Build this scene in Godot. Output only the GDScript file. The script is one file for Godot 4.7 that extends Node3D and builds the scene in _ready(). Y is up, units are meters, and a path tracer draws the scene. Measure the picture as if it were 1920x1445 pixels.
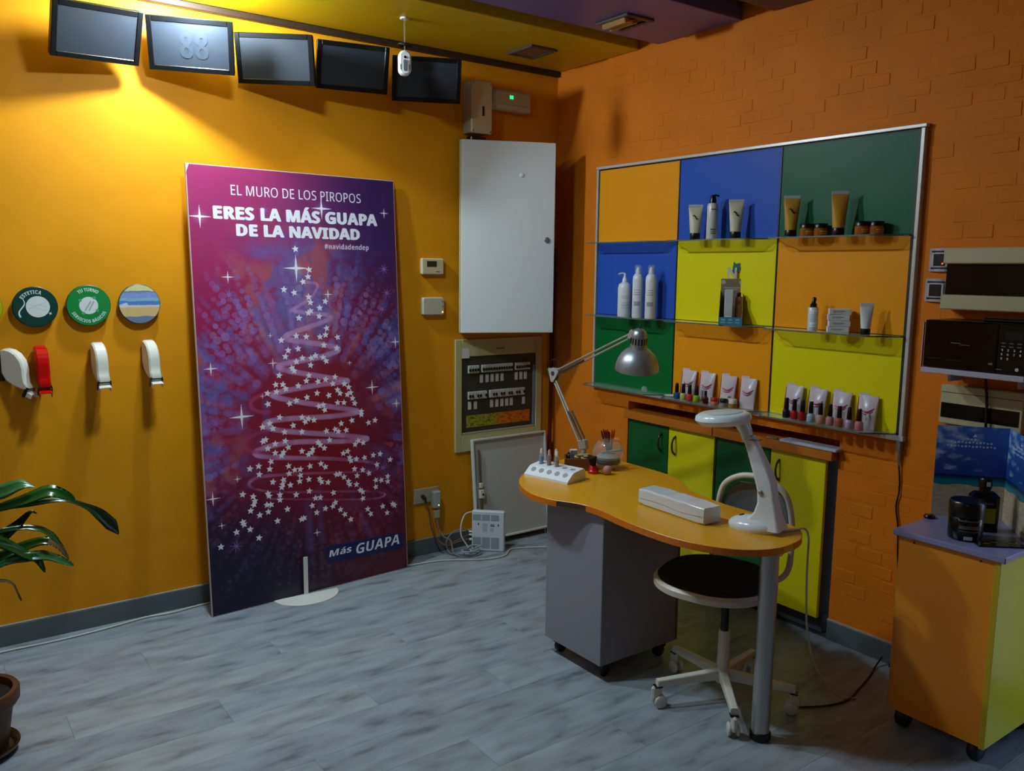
extends Node3D

# Corner of the room = origin. Back wall is z = 0 (runs to -x), right wall is x = 0 (runs to +z), y is up, metres.

const LAMP := Color(0.86, 0.95, 1.0)
var rng := RandomNumberGenerator.new()
var mats := {}
var used := {}

# ---------------------------------------------------------------- mesh building
class MB:
	var v := PackedVector3Array()
	var n := PackedVector3Array()
	var u := PackedVector2Array()

	func t(a: Vector3, b: Vector3, c: Vector3, na: Vector3, nb: Vector3, nc: Vector3, ua := Vector2.ZERO, ub := Vector2.ZERO, uc := Vector2.ZERO) -> void:
		if (c - a).cross(b - a).dot(na + nb + nc) < 0.0:
			v.append_array([a, c, b]); n.append_array([na, nc, nb]); u.append_array([ua, uc, ub])
		else:
			v.append_array([a, b, c]); n.append_array([na, nb, nc]); u.append_array([ua, ub, uc])

	func f(a: Vector3, b: Vector3, c: Vector3, out: Vector3) -> void:
		var m := (b - a).cross(c - a).normalized()
		if m.dot(out) < 0.0:
			m = -m
		t(a, b, c, m, m, m)

	func q(a: Vector3, b: Vector3, c: Vector3, d: Vector3, out: Vector3, r := Rect2(0, 0, 1, 1)) -> void:
		var m := (b - a).cross(c - a)
		if m.length() < 1e-12:
			m = (c - a).cross(d - a)
		m = m.normalized()
		if m.dot(out) < 0.0:
			m = -m
		var e := r.end
		t(a, b, c, m, m, m, r.position, Vector2(e.x, r.position.y), e)
		t(a, c, d, m, m, m, r.position, e, Vector2(r.position.x, e.y))

	func qs(a: Vector3, b: Vector3, c: Vector3, d: Vector3, na: Vector3, nb: Vector3, nc: Vector3, nd: Vector3) -> void:
		t(a, b, c, na, nb, nc)
		t(a, c, d, na, nc, nd)

	func box(c: Vector3, s: Vector3, bev := 0.0, bs := Basis()) -> MB:
		var h := s / 2.0
		var e := minf(bev, minf(h.x, minf(h.y, h.z)) * 0.9)
		for i in 3:
			var j := (i + 1) % 3
			var k := (i + 2) % 3
			for si in [-1.0, 1.0]:
				var p := []
				for w in [[-1.0, -1.0], [1.0, -1.0], [1.0, 1.0], [-1.0, 1.0]]:
					var x := Vector3.ZERO
					x[i] = si * h[i]
					x[j] = w[0] * (h[j] - e)
					x[k] = w[1] * (h[k] - e)
					p.append(c + bs * x)
				var o := Vector3.ZERO
				o[i] = si
				q(p[0], p[1], p[2], p[3], bs * o)
				if e <= 0.0:
					continue
				for sj in [-1.0, 1.0]:
					var a := []
					for sk in [-1.0, 1.0]:
						var x1 := Vector3.ZERO
						x1[i] = si * h[i]; x1[j] = sj * (h[j] - e); x1[k] = sk * (h[k] - e)
						var x2 := Vector3.ZERO
						x2[i] = si * (h[i] - e); x2[j] = sj * h[j]; x2[k] = sk * (h[k] - e)
						a.append([c + bs * x1, c + bs * x2])
					var oo := Vector3.ZERO
					oo[i] = si; oo[j] = sj
					q(a[0][0], a[0][1], a[1][1], a[1][0], bs * oo)
		if e > 0.0:
			for sx in [-1.0, 1.0]:
				for sy in [-1.0, 1.0]:
					for sz in [-1.0, 1.0]:
						var g := Vector3(sx, sy, sz)
						f(c + bs * (g * Vector3(h.x, h.y - e, h.z - e)), c + bs * (g * Vector3(h.x - e, h.y, h.z - e)), c + bs * (g * Vector3(h.x - e, h.y - e, h.z)), bs * g)
		return self

	# profile (r, y) walked with the outside on its right hand, turned about the y axis of xf
	func lathe(prof: Array, seg := 24, xf := Transform3D(), squash := Vector2.ONE) -> MB:
		var m := prof.size() - 1
		var sn := []
		for i in m:
			var d: Vector2 = prof[i + 1] - prof[i]
			sn.append(Vector2(d.y, -d.x).normalized())
		for i in m:
			var n0: Vector2 = sn[i]
			var n1: Vector2 = sn[i]
			if i > 0 and sn[i - 1].dot(sn[i]) > 0.7:
				n0 = (sn[i - 1] + sn[i]).normalized()
			if i < m - 1 and sn[i + 1].dot(sn[i]) > 0.7:
				n1 = (sn[i + 1] + sn[i]).normalized()
			var a: Vector2 = prof[i]
			var b: Vector2 = prof[i + 1]
			for s in seg:
				var t0 := TAU * s / seg
				var t1 := TAU * (s + 1) / seg
				var c0 := Vector3(cos(t0), 0, sin(t0))
				var c1 := Vector3(cos(t1), 0, sin(t1))
				var k := Vector3(squash.x, 1, squash.y)
				var p := [xf * ((c0 * a.x + Vector3(0, a.y, 0)) * k), xf * ((c1 * a.x + Vector3(0, a.y, 0)) * k), xf * ((c1 * b.x + Vector3(0, b.y, 0)) * k), xf * ((c0 * b.x + Vector3(0, b.y, 0)) * k)]
				var bs := xf.basis
				var g := [(bs * ((c0 * n0.x + Vector3(0, n0.y, 0)) / k)).normalized(), (bs * ((c1 * n0.x + Vector3(0, n0.y, 0)) / k)).normalized(), (bs * ((c1 * n1.x + Vector3(0, n1.y, 0)) / k)).normalized(), (bs * ((c0 * n1.x + Vector3(0, n1.y, 0)) / k)).normalized()]
				if a.x > 1e-6:
					t(p[0], p[1], p[2], g[0], g[1], g[2])
				if b.x > 1e-6:
					t(p[0], p[2], p[3], g[0], g[2], g[3])
		return self

	func cyl(a: Vector3, b: Vector3, r: float, seg := 16, r2 := -1.0, ch := 0.0) -> MB:
		var y := (b - a).normalized()
		var x := y.cross(Vector3(0.3, 0.2, 0.93)).normalized()
		var h := (b - a).length()
		var e := r if r2 < 0.0 else r2
		var pr := [Vector2(0, 0), Vector2(r - ch, 0), Vector2(r, ch), Vector2(e, h - ch), Vector2(e - ch, h), Vector2(0, h)]
		if ch <= 0.0:
			pr = [Vector2(0, 0), Vector2(r, 0), Vector2(e, h), Vector2(0, h)]
		return lathe(pr, seg, Transform3D(Basis(x, y, x.cross(y)), a))

	# smooth tube through points; r is a number or a list
	func tube(pts: Array, r: Variant, seg := 8, smooth := 4, flat := 1.0) -> MB:
		var p := pts
		var rr := []
		if smooth > 1 and pts.size() > 2:
			p = []
			for i in pts.size() - 1:
				var p0: Vector3 = pts[maxi(i - 1, 0)]
				var p3: Vector3 = pts[mini(i + 2, pts.size() - 1)]
				for s in smooth:
					var w := float(s) / smooth
					p.append((pts[i] as Vector3).cubic_interpolate(pts[i + 1], p0, p3, w))
					if r is Array:
						rr.append(lerpf(r[i], r[i + 1], w))
			p.append(pts[-1])
			if r is Array:
				rr.append(r[-1])
		elif r is Array:
			rr = r
		var rings := []
		var up := Vector3.ZERO
		for i in p.size():
			var d: Vector3 = ((p[mini(i + 1, p.size() - 1)] as Vector3) - (p[maxi(i - 1, 0)] as Vector3)).normalized()
			if up == Vector3.ZERO:
				up = d.cross(Vector3(0.31, 0.9, 0.2) if absf(d.y) < 0.8 else Vector3(0.9, 0.1, 0.3)).normalized()
			up = (up - d * up.dot(d)).normalized()
			var sd := d.cross(up)
			var q0: float = rr[i] if r is Array else r
			var ring := PackedVector3Array()
			for s in seg:
				var a := TAU * s / seg
				ring.append((p[i] as Vector3) + up * cos(a) * q0 + sd * sin(a) * q0 * flat)
			rings.append(ring)
		return loft(rings, true)

	# rings of equal length -> smooth closed skin
	func loft(rings: Array, caps := true, closed := true) -> MB:
		var m: int = rings[0].size()
		var nn := []
		var flip := 0.0
		for i in rings.size():
			var row := PackedVector3Array()
			var cen := Vector3.ZERO
			for x in rings[i]:
				cen += x
			cen /= m
			for j in m:
				var a: Vector3 = rings[mini(i + 1, rings.size() - 1)][j] - rings[maxi(i - 1, 0)][j]
				var j0 := (j + m - 1) % m if closed else maxi(j - 1, 0)
				var j1 := (j + 1) % m if closed else mini(j + 1, m - 1)
				var b: Vector3 = rings[i][j1] - rings[i][j0]
				if b.length() < 1e-7 or a.length() < 1e-7:
					var i2 := clampi(i, 1, rings.size() - 2) if rings.size() > 2 else i
					b = rings[i2][j1] - rings[i2][j0]
				var g := a.cross(b).normalized()
				if g == Vector3.ZERO:
					g = (rings[i][j] - cen).normalized()
				row.append(g)
				flip += g.dot(rings[i][j] - cen)
			nn.append(row)
		var sg := -1.0 if flip < 0.0 else 1.0
		for i in rings.size() - 1:
			for j in (m if closed else m - 1):
				var k := (j + 1) % m
				qs(rings[i][j], rings[i][k], rings[i + 1][k], rings[i + 1][j], nn[i][j] * sg, nn[i][k] * sg, nn[i + 1][k] * sg, nn[i + 1][j] * sg)
		if caps and closed:
			for e in [0, rings.size() - 1]:
				var c := Vector3.ZERO
				for x in rings[e]:
					c += x
				c /= m
				var o: Vector3 = Vector3.ZERO
				for x in rings[1 if e == 0 else e - 1]:
					o -= x / m
				o += c
				for j in m:
					if (rings[e][j] - rings[e][(j + 1) % m]).length() > 1e-6:
						f(c, rings[e][j], rings[e][(j + 1) % m], o)
		return self

	# outline in local xy pushed from z0 to z1, then moved by xf; bev rounds the z1 edge
	func prism(poly: PackedVector2Array, z0: float, z1: float, xf := Transform3D(), bev := 0.0, smooth := false) -> MB:
		var m := poly.size()
		var ins := PackedVector2Array()
		var area := 0.0
		for i in m:
			area += poly[i].cross(poly[(i + 1) % m])
		var sg := 1.0 if area > 0.0 else -1.0
		var en := []
		var vn := []
		for i in m:
			var d := (poly[(i + 1) % m] - poly[i]).normalized()
			en.append(Vector2(d.y, -d.x) * sg)
		for i in m:
			vn.append((en[i] + en[(i + m - 1) % m]).normalized())
			ins.append(poly[i] - vn[i] * bev / maxf(0.5, vn[i].dot(en[i])))
		var tri := Geometry2D.triangulate_polygon(ins)
		for i in range(0, tri.size(), 3):
			var a := ins[tri[i]]
			var b := ins[tri[i + 1]]
			var c := ins[tri[i + 2]]
			f(xf * Vector3(a.x, a.y, z1), xf * Vector3(b.x, b.y, z1), xf * Vector3(c.x, c.y, z1), xf.basis.z * signf(z1 - z0))
			f(xf * Vector3(a.x, a.y, z0), xf * Vector3(b.x, b.y, z0), xf * Vector3(c.x, c.y, z0), xf.basis.z * signf(z0 - z1))
		var zb := z1 - bev * signf(z1 - z0)
		for i in m:
			var k := (i + 1) % m
			var na: Vector2 = vn[i] if smooth else en[i]
			var nb: Vector2 = vn[k] if smooth else en[i]
			var wa := (xf.basis * Vector3(na.x, na.y, 0)).normalized()
			var wb := (xf.basis * Vector3(nb.x, nb.y, 0)).normalized()
			var s0 := poly[i]
			var s1 := poly[k]
			var lo0 := ins[i] if bev > 0.0 else s0
			var lo1 := ins[k] if bev > 0.0 else s1
			qs(xf * Vector3(s0.x, s0.y, z0), xf * Vector3(s1.x, s1.y, z0), xf * Vector3(s1.x, s1.y, zb), xf * Vector3(s0.x, s0.y, zb), wa, wb, wb, wa)
			if bev > 0.0:
				var up := xf.basis.z.normalized() * signf(z1 - z0)
				var ka := (wa + up).normalized()
				var kb := (wb + up).normalized()
				qs(xf * Vector3(s0.x, s0.y, zb), xf * Vector3(s1.x, s1.y, zb), xf * Vector3(lo1.x, lo1.y, z1), xf * Vector3(lo0.x, lo0.y, z1), ka, kb, kb, ka)
				q(xf * Vector3(s0.x, s0.y, z0), xf * Vector3(s1.x, s1.y, z0), xf * Vector3(lo1.x, lo1.y, z0), xf * Vector3(lo0.x, lo0.y, z0), -up)
		return self

	func mesh() -> ArrayMesh:
		var a := []
		a.resize(Mesh.ARRAY_MAX)
		a[Mesh.ARRAY_VERTEX] = v
		a[Mesh.ARRAY_NORMAL] = n
		a[Mesh.ARRAY_TEX_UV] = u
		var m := ArrayMesh.new()
		m.add_surface_from_arrays(Mesh.PRIMITIVE_TRIANGLES, a)
		return m


func V2(a: Array) -> PackedVector2Array:
	var p := PackedVector2Array()
	for i in range(0, a.size(), 2):
		p.append(Vector2(a[i], a[i + 1]))
	return p

func V3(a: Array) -> Array:
	var p := []
	for i in range(0, a.size(), 3):
		p.append(Vector3(a[i], a[i + 1], a[i + 2]))
	return p

func prof(a: Array) -> Array:
	var p := []
	for i in range(0, a.size(), 2):
		p.append(Vector2(a[i], a[i + 1]))
	return p

func round_rect(w: float, h: float, r: float, k := 5) -> PackedVector2Array:
	var p := PackedVector2Array()
	for c in 4:
		var o := Vector2((w / 2 - r) * [1, -1, -1, 1][c], (h / 2 - r) * [1, 1, -1, -1][c])
		for i in k + 1:
			var a := PI / 2 * (c + float(i) / k)
			p.append(o + Vector2(cos(a), sin(a)) * r)
	return p

func disc_poly(r: float, k := 32) -> PackedVector2Array:
	var p := PackedVector2Array()
	for i in k:
		p.append(Vector2(cos(TAU * i / k), sin(TAU * i / k)) * r)
	return p

# ---------------------------------------------------------------- materials
func mat(key: String, c: Color = Color.WHITE, rough := 0.5, metal := 0.0) -> StandardMaterial3D:
	if mats.has(key):
		return mats[key]
	var m := StandardMaterial3D.new()
	m.resource_name = key
	m.albedo_color = c
	m.roughness = rough
	m.metallic = metal
	mats[key] = m
	return m

func glass(key: String, c: Color, a: float) -> StandardMaterial3D:
	var m := mat(key, Color(c.r, c.g, c.b, a), 0.03)
	m.transparency = BaseMaterial3D.TRANSPARENCY_ALPHA
	return m

func glow(key: String, c: Color, e: float) -> StandardMaterial3D:
	var m := mat(key, c, 0.4)
	m.emission_enabled = true
	m.emission = c
	m.emission_energy_multiplier = e
	return m

func noise_tex(freq: float, sd: int, lo: Color, hi: Color, size := 512, kind := FastNoiseLite.TYPE_SIMPLEX_SMOOTH, oct := 4) -> NoiseTexture2D:
	var f := FastNoiseLite.new()
	f.seed = sd
	f.frequency = freq
	f.noise_type = kind
	f.fractal_octaves = oct
	var t := NoiseTexture2D.new()
	t.noise = f
	t.width = size
	t.height = size
	t.seamless = true
	var g := Gradient.new()
	g.set_color(0, lo)
	g.set_color(1, hi)
	t.color_ramp = g
	return t

func painted(key: String, c: Color, rough: float, bump_cm: float, freq: float, tile: float) -> StandardMaterial3D:
	var m := mat(key, c, rough)
	m.albedo_texture = noise_tex(0.006, key.length(), Color(0.94, 0.94, 0.94), Color(1, 1, 1), 256)
	m.heightmap_enabled = true
	m.heightmap_texture = noise_tex(freq, 7 + key.length(), Color.BLACK, Color.WHITE, 512)
	m.heightmap_scale = bump_cm
	m.metallic_specular = 0.28
	m.uv1_triplanar = true
	m.uv1_world_triplanar = true
	m.uv1_scale = Vector3.ONE * tile
	return m

func printed(key: String, im: Image, rough := 0.4) -> StandardMaterial3D:
	var m := mat(key, Color.WHITE, rough)
	m.albedo_texture = ImageTexture.create_from_image(im)
	m.texture_repeat = false
	return m

# ---------------------------------------------------------------- nodes
func numbered(s: String) -> String:
	if not used.has(s):
		used[s] = 0
		return s
	used[s] += 1
	return "%s_%03d" % [s, used[s]]

func tag(o: Node3D, label: String, category: String, group := "", kind := "") -> Node3D:
	if label:
		o.set_meta("label", label)
	if category:
		o.set_meta("category", category)
	if group:
		o.set_meta("group", group)
	if kind:
		o.set_meta("kind", kind)
	return o

func thing(called: String, label: String, category: String, at := Vector3.ZERO, turn := 0.0, group := "") -> Node3D:
	var o := Node3D.new()
	o.name = numbered(called)
	add_child(o)
	o.position = at
	o.rotation_degrees.y = turn
	tag(o, label, category, group)
	return o

func part(called: String, b: MB, m: Material, parent: Node3D) -> MeshInstance3D:
	var o := MeshInstance3D.new()
	o.name = called
	o.mesh = b.mesh()
	o.material_override = m
	parent.add_child(o, true)
	return o

func struct(called: String, b: MB, m: Material) -> MeshInstance3D:
	var o := part(called, b, m, self)
	o.set_meta("kind", "structure")
	return o

func solo(called: String, b: MB, m: Material, label: String, category: String, group := "") -> MeshInstance3D:
	var o := part(numbered(called), b, m, self)
	tag(o, label, category, group)
	return o

func dup(o: Node3D, called: String, at: Vector3, label: String, turn := NAN) -> Node3D:
	var c: Node3D = o.duplicate()
	c.name = numbered(called)
	add_child(c)
	c.position = at
	if not is_nan(turn):
		c.rotation_degrees.y = turn
	c.set_meta("label", label)
	return c

# ---------------------------------------------------------------- lettering
var fonts := {}
func font_of(kind: String) -> Font:
	if not fonts.has(kind):
		var f := SystemFont.new()
		f.font_names = PackedStringArray(["Droid Sans"])
		f.font_weight = 400 if kind == "light" else 700
		var fv := FontVariation.new()
		fv.base_font = f
		fv.variation_embolden = {"light": 0.0, "bold": 0.1, "black": 0.1, "plain": 0.0}.get(kind, 0.0)
		fonts[kind] = fv
	return fonts[kind]

# triangles of a text: width 1 from x = 0, y in cap heights from the base line
func glyphs(text: String, kind: String) -> PackedVector2Array:
	var t := TextMesh.new()
	t.font = font_of(kind)
	t.font_size = 64
	t.pixel_size = 0.01
	t.depth = 0.0
	t.text = "H"
	var hb := t.get_aabb()
	t.text = text
	var bb := t.get_aabb()
	var a := t.get_mesh_arrays()
	var vs: PackedVector3Array = a[Mesh.ARRAY_VERTEX]
	var ix: PackedInt32Array = a[Mesh.ARRAY_INDEX] if a[Mesh.ARRAY_INDEX] != null else PackedInt32Array(range(vs.size()))
	var out := PackedVector2Array()
	for i in ix:
		out.append(Vector2((vs[i].x - bb.position.x) / bb.size.x, (vs[i].y - hb.position.y) / hb.size.y))
	return out

# raised or flat lettering as a part: cap height h, width w, at the left end of the base line
func letters(called: String, text: String, kind: String, w: float, h: float, depth: float, m: Material, parent: Node3D, xf: Transform3D) -> MeshInstance3D:
	var b := MB.new()
	var g := glyphs(text, kind)
	for i in range(0, g.size(), 3):
		var p := []
		for k in 3:
			p.append(xf * Vector3(g[i + k].x * w, g[i + k].y * h, depth))
		b.f(p[0], p[1], p[2], xf.basis.z)
		if depth > 0.0008:
			for k in 3:
				var e: Vector3 = p[k]
				var d: Vector3 = p[(k + 1) % 3]
				var back := xf.basis.z.normalized() * depth
				b.q(e, d, d - back, e - back, (e + d) / 2 - (p[0] + p[1] + p[2]) / 3)
	return part(called, b, m, parent)

# ---- flat print into an image
func fill_tri(im: Image, a: Vector2, b: Vector2, c: Vector2, col: Color) -> void:
	var x0 := maxi(0, int(floor(minf(a.x, minf(b.x, c.x)))))
	var x1 := mini(im.get_width() - 1, int(ceil(maxf(a.x, maxf(b.x, c.x)))))
	var y0 := maxi(0, int(floor(minf(a.y, minf(b.y, c.y)))))
	var y1 := mini(im.get_height() - 1, int(ceil(maxf(a.y, maxf(b.y, c.y)))))
	var area := (b - a).cross(c - a)
	if absf(area) < 1e-6:
		return
	for y in range(y0, y1 + 1):
		for x in range(x0, x1 + 1):
			var p := Vector2(x + 0.5, y + 0.5)
			var w0 := (b - a).cross(p - a) / area
			var w1 := (c - b).cross(p - b) / area
			var w2 := (a - c).cross(p - c) / area
			if w0 >= -0.01 and w1 >= -0.01 and w2 >= -0.01:
				im.set_pixel(x, y, col)

func fill_poly(im: Image, poly: PackedVector2Array, col: Color) -> void:
	var tri := Geometry2D.triangulate_polygon(poly)
	for i in range(0, tri.size(), 3):
		fill_tri(im, poly[tri[i]], poly[tri[i + 1]], poly[tri[i + 2]], col)

func ink(im: Image, text: String, kind: String, x: float, base: float, w: float, cap: float, col: Color, shear := 0.0, rise := 0.0) -> void:
	var g := glyphs(text, kind)
	for i in range(0, g.size(), 3):
		var p := []
		for k in 3:
			var t := g[i + k]
			p.append(Vector2(x + t.x * w + t.y * cap * shear, base - t.y * cap - t.x * rise))
		fill_tri(im, p[0], p[1], p[2], col)

# text on an arc about o; a0..a1 are angles from the top, clockwise; inner = letters stand on the inside (lower arc)
func ink_arc(im: Image, text: String, kind: String, o: Vector2, r: float, a0: float, a1: float, cap: float, col: Color, below := false) -> void:
	var g := glyphs(text, kind)
	for i in range(0, g.size(), 3):
		var p := []
		for k in 3:
			var t := g[i + k]
			var a := lerpf(a0, a1, t.x)
			var rr := r + (-t.y * cap if below else t.y * cap)
			p.append(o + Vector2(sin(a), -cos(a)) * rr)
		fill_tri(im, p[0], p[1], p[2], col)

func dot(im: Image, o: Vector2, r: float, col: Color, soft := 0.0) -> void:
	for y in range(maxi(0, int(o.y - r)), mini(im.get_height(), int(o.y + r) + 2)):
		for x in range(maxi(0, int(o.x - r)), mini(im.get_width(), int(o.x + r) + 2)):
			var d := Vector2(x + 0.5, y + 0.5).distance_to(o)
			if d < r:
				var a := col.a * (1.0 if soft <= 0.0 else clampf((r - d) / (soft * r), 0.0, 1.0))
				im.set_pixel(x, y, im.get_pixel(x, y).lerp(Color(col.r, col.g, col.b), a))

func star(im: Image, o: Vector2, r: float, points: int, inner: float, col: Color, rot := 0.0) -> void:
	var p := PackedVector2Array()
	for i in points * 2:
		var a := rot - PI / 2 + PI * i / points
		p.append(o + Vector2(cos(a), sin(a)) * (r if i % 2 == 0 else r * inner))
	fill_poly(im, p, col)

# ================================================================ scene
func _ready() -> void:
	rng.seed = 20240611
	# --- camera
	var yaw := deg_to_rad(36.205)
	var pit := deg_to_rad(7.9)
	var rol := deg_to_rad(0.634)
	var fw := Vector3(sin(yaw) * cos(pit), -sin(pit), -cos(yaw) * cos(pit))
	var rt := Vector3(cos(yaw), 0, sin(yaw))
	var up := rt.cross(fw)
	var cam := Camera3D.new()
	cam.name = "camera"
	add_child(cam)
	cam.transform = Transform3D(Basis(rt * cos(rol) + up * sin(rol), up * cos(rol) - rt * sin(rol), -fw), Vector3(-3.2014, 1.595, 3.9522))
	cam.fov = 49.45
	cam.near = 0.05
	cam.current = true
	# --- sky and exposure
	var env := Environment.new()
	env.background_mode = Environment.BG_SKY
	var sky := Sky.new()
	var sm := ProceduralSkyMaterial.new()
	sm.sky_top_color = Color(0.42, 0.52, 0.68)
	sm.sky_horizon_color = Color(0.72, 0.78, 0.86)
	sm.ground_bottom_color = Color(0.34, 0.35, 0.36)
	sm.ground_horizon_color = Color(0.5, 0.52, 0.55)
	sky.sky_material = sm
	env.sky = sky
	env.background_energy_multiplier = SKY_E
	env.tonemap_mode = Environment.TONE_MAPPER_LINEAR
	env.tonemap_exposure = EXPO
	env.sdfgi_enabled = true
	env.ssao_enabled = true
	env.ssil_enabled = true
	var we := WorldEnvironment.new()
	we.name = "world_environment"
	we.environment = env
	add_child(we)
	# --- ceiling lamps: lit ones carry their light
	for a in LAMPS:
		ceiling_lamp(a[0], a[1], a[2], a[3])
	setting()
	back_wall_things()
	poster()
	display()
	products()
	cabinets()
	right_wall_things()
	cart()
	desk()
	chair()
	desk_things()
	plant()
	cords()


const SKY_E := 5.0
const EXPO := 1.0
# x, z, light energy (0 = off), wording
const LAMPS := [
	[-2.17, 0.31, 1.9, "lit square downlight in the yellow ceiling band above the monitors"],
	[-0.42, 0.30, 0.0, "unlit square downlight with frosted glass in the yellow ceiling band"],
	[-2.2, 1.14, 2.35, "lit louvred downlight in the purple ceiling band"],
	[-0.41, 0.985, 0.0, "unlit downlight with tan metal louvres in the purple ceiling band"],
	[-4.1, 1.03, 0.5, "unseen lit downlight out of view at the left, lighting the lower back wall"],  # unseen lamp left of view, placed to light the lower back wall
	[-3.9, 4.35, 0.25, "unseen lit downlight in the ceiling behind the viewer, lighting the near side of the room"],  # unseen lamp behind the camera, placed to light the room's near side
]

func ceiling_lamp(x: float, z: float, e: float, label: String) -> void:
	var y := 2.73
	var t := thing("ceiling_light", label, "ceiling light", Vector3(x, y, z), 0.0)
	var b := MB.new()
	var w := 0.175
	var d := 0.215
	var louvred := z > 0.9
	var drop := 0.012
	for s in [-1.0, 1.0]:
		b.box(Vector3(s * (w / 2 - 0.012), -drop / 2, 0), Vector3(0.024, drop, d), 0.004)
		b.box(Vector3(0, -drop / 2, s * (d / 2 - 0.012)), Vector3(w - 0.048, drop, 0.024), 0.004)
	part("frame", b, mat("lamp_frame", Color(0.36, 0.33, 0.30), 0.4, 0.3), t)
	if e > 0.0:
		part("diffuser", MB.new().box(Vector3(0, -0.004, 0), Vector3(w - 0.046, 0.006, d - 0.046)), glow("lamp_glow", LAMP, 6.0), t)
		if louvred:
			var l := AreaLight3D.new()
			l.name = "lamp_light"
			l.area_size = Vector2(w - 0.03, d - 0.03)
			l.light_color = LAMP
			l.light_energy = e
			l.area_range = 14.0
			l.shadow_enabled = true
			t.add_child(l)
			l.position = Vector3(0, -0.014, 0)
			l.rotation_degrees.x = -90
		else:
			var l := OmniLight3D.new()
			l.name = "lamp_light"
			l.light_color = LAMP
			l.light_energy = e
			l.light_size = 0.045
			l.omni_range = 14.0
			l.omni_attenuation = 2.0
			l.shadow_enabled = true
			t.add_child(l)
			l.position = Vector3(0, -0.05, 0)
	elif not louvred:
		part("diffuser", MB.new().box(Vector3(0, -0.004, 0), Vector3(w - 0.046, 0.006, d - 0.046), 0.002), mat("lamp_glass_off", Color(0.42, 0.42, 0.42), 0.3), t)
	else:
		part("backing", MB.new().box(Vector3(0, 0.0, 0), Vector3(w - 0.046, 0.004, d - 0.046)), mat("lamp_dark", Color(0.05, 0.05, 0.06), 0.4), t)
		for k in 2:
			var lv := MB.new().box(Vector3(-0.055 + k * 0.045, -0.017, -0.0), Vector3(0.034, 0.026, d - 0.06), 0.003, Basis(Vector3(0, 0, 1), 0.35))
			part("louvre", lv, mat("louvre", Color(0.75, 0.62, 0.42), 0.25, 0.7), t)


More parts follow.
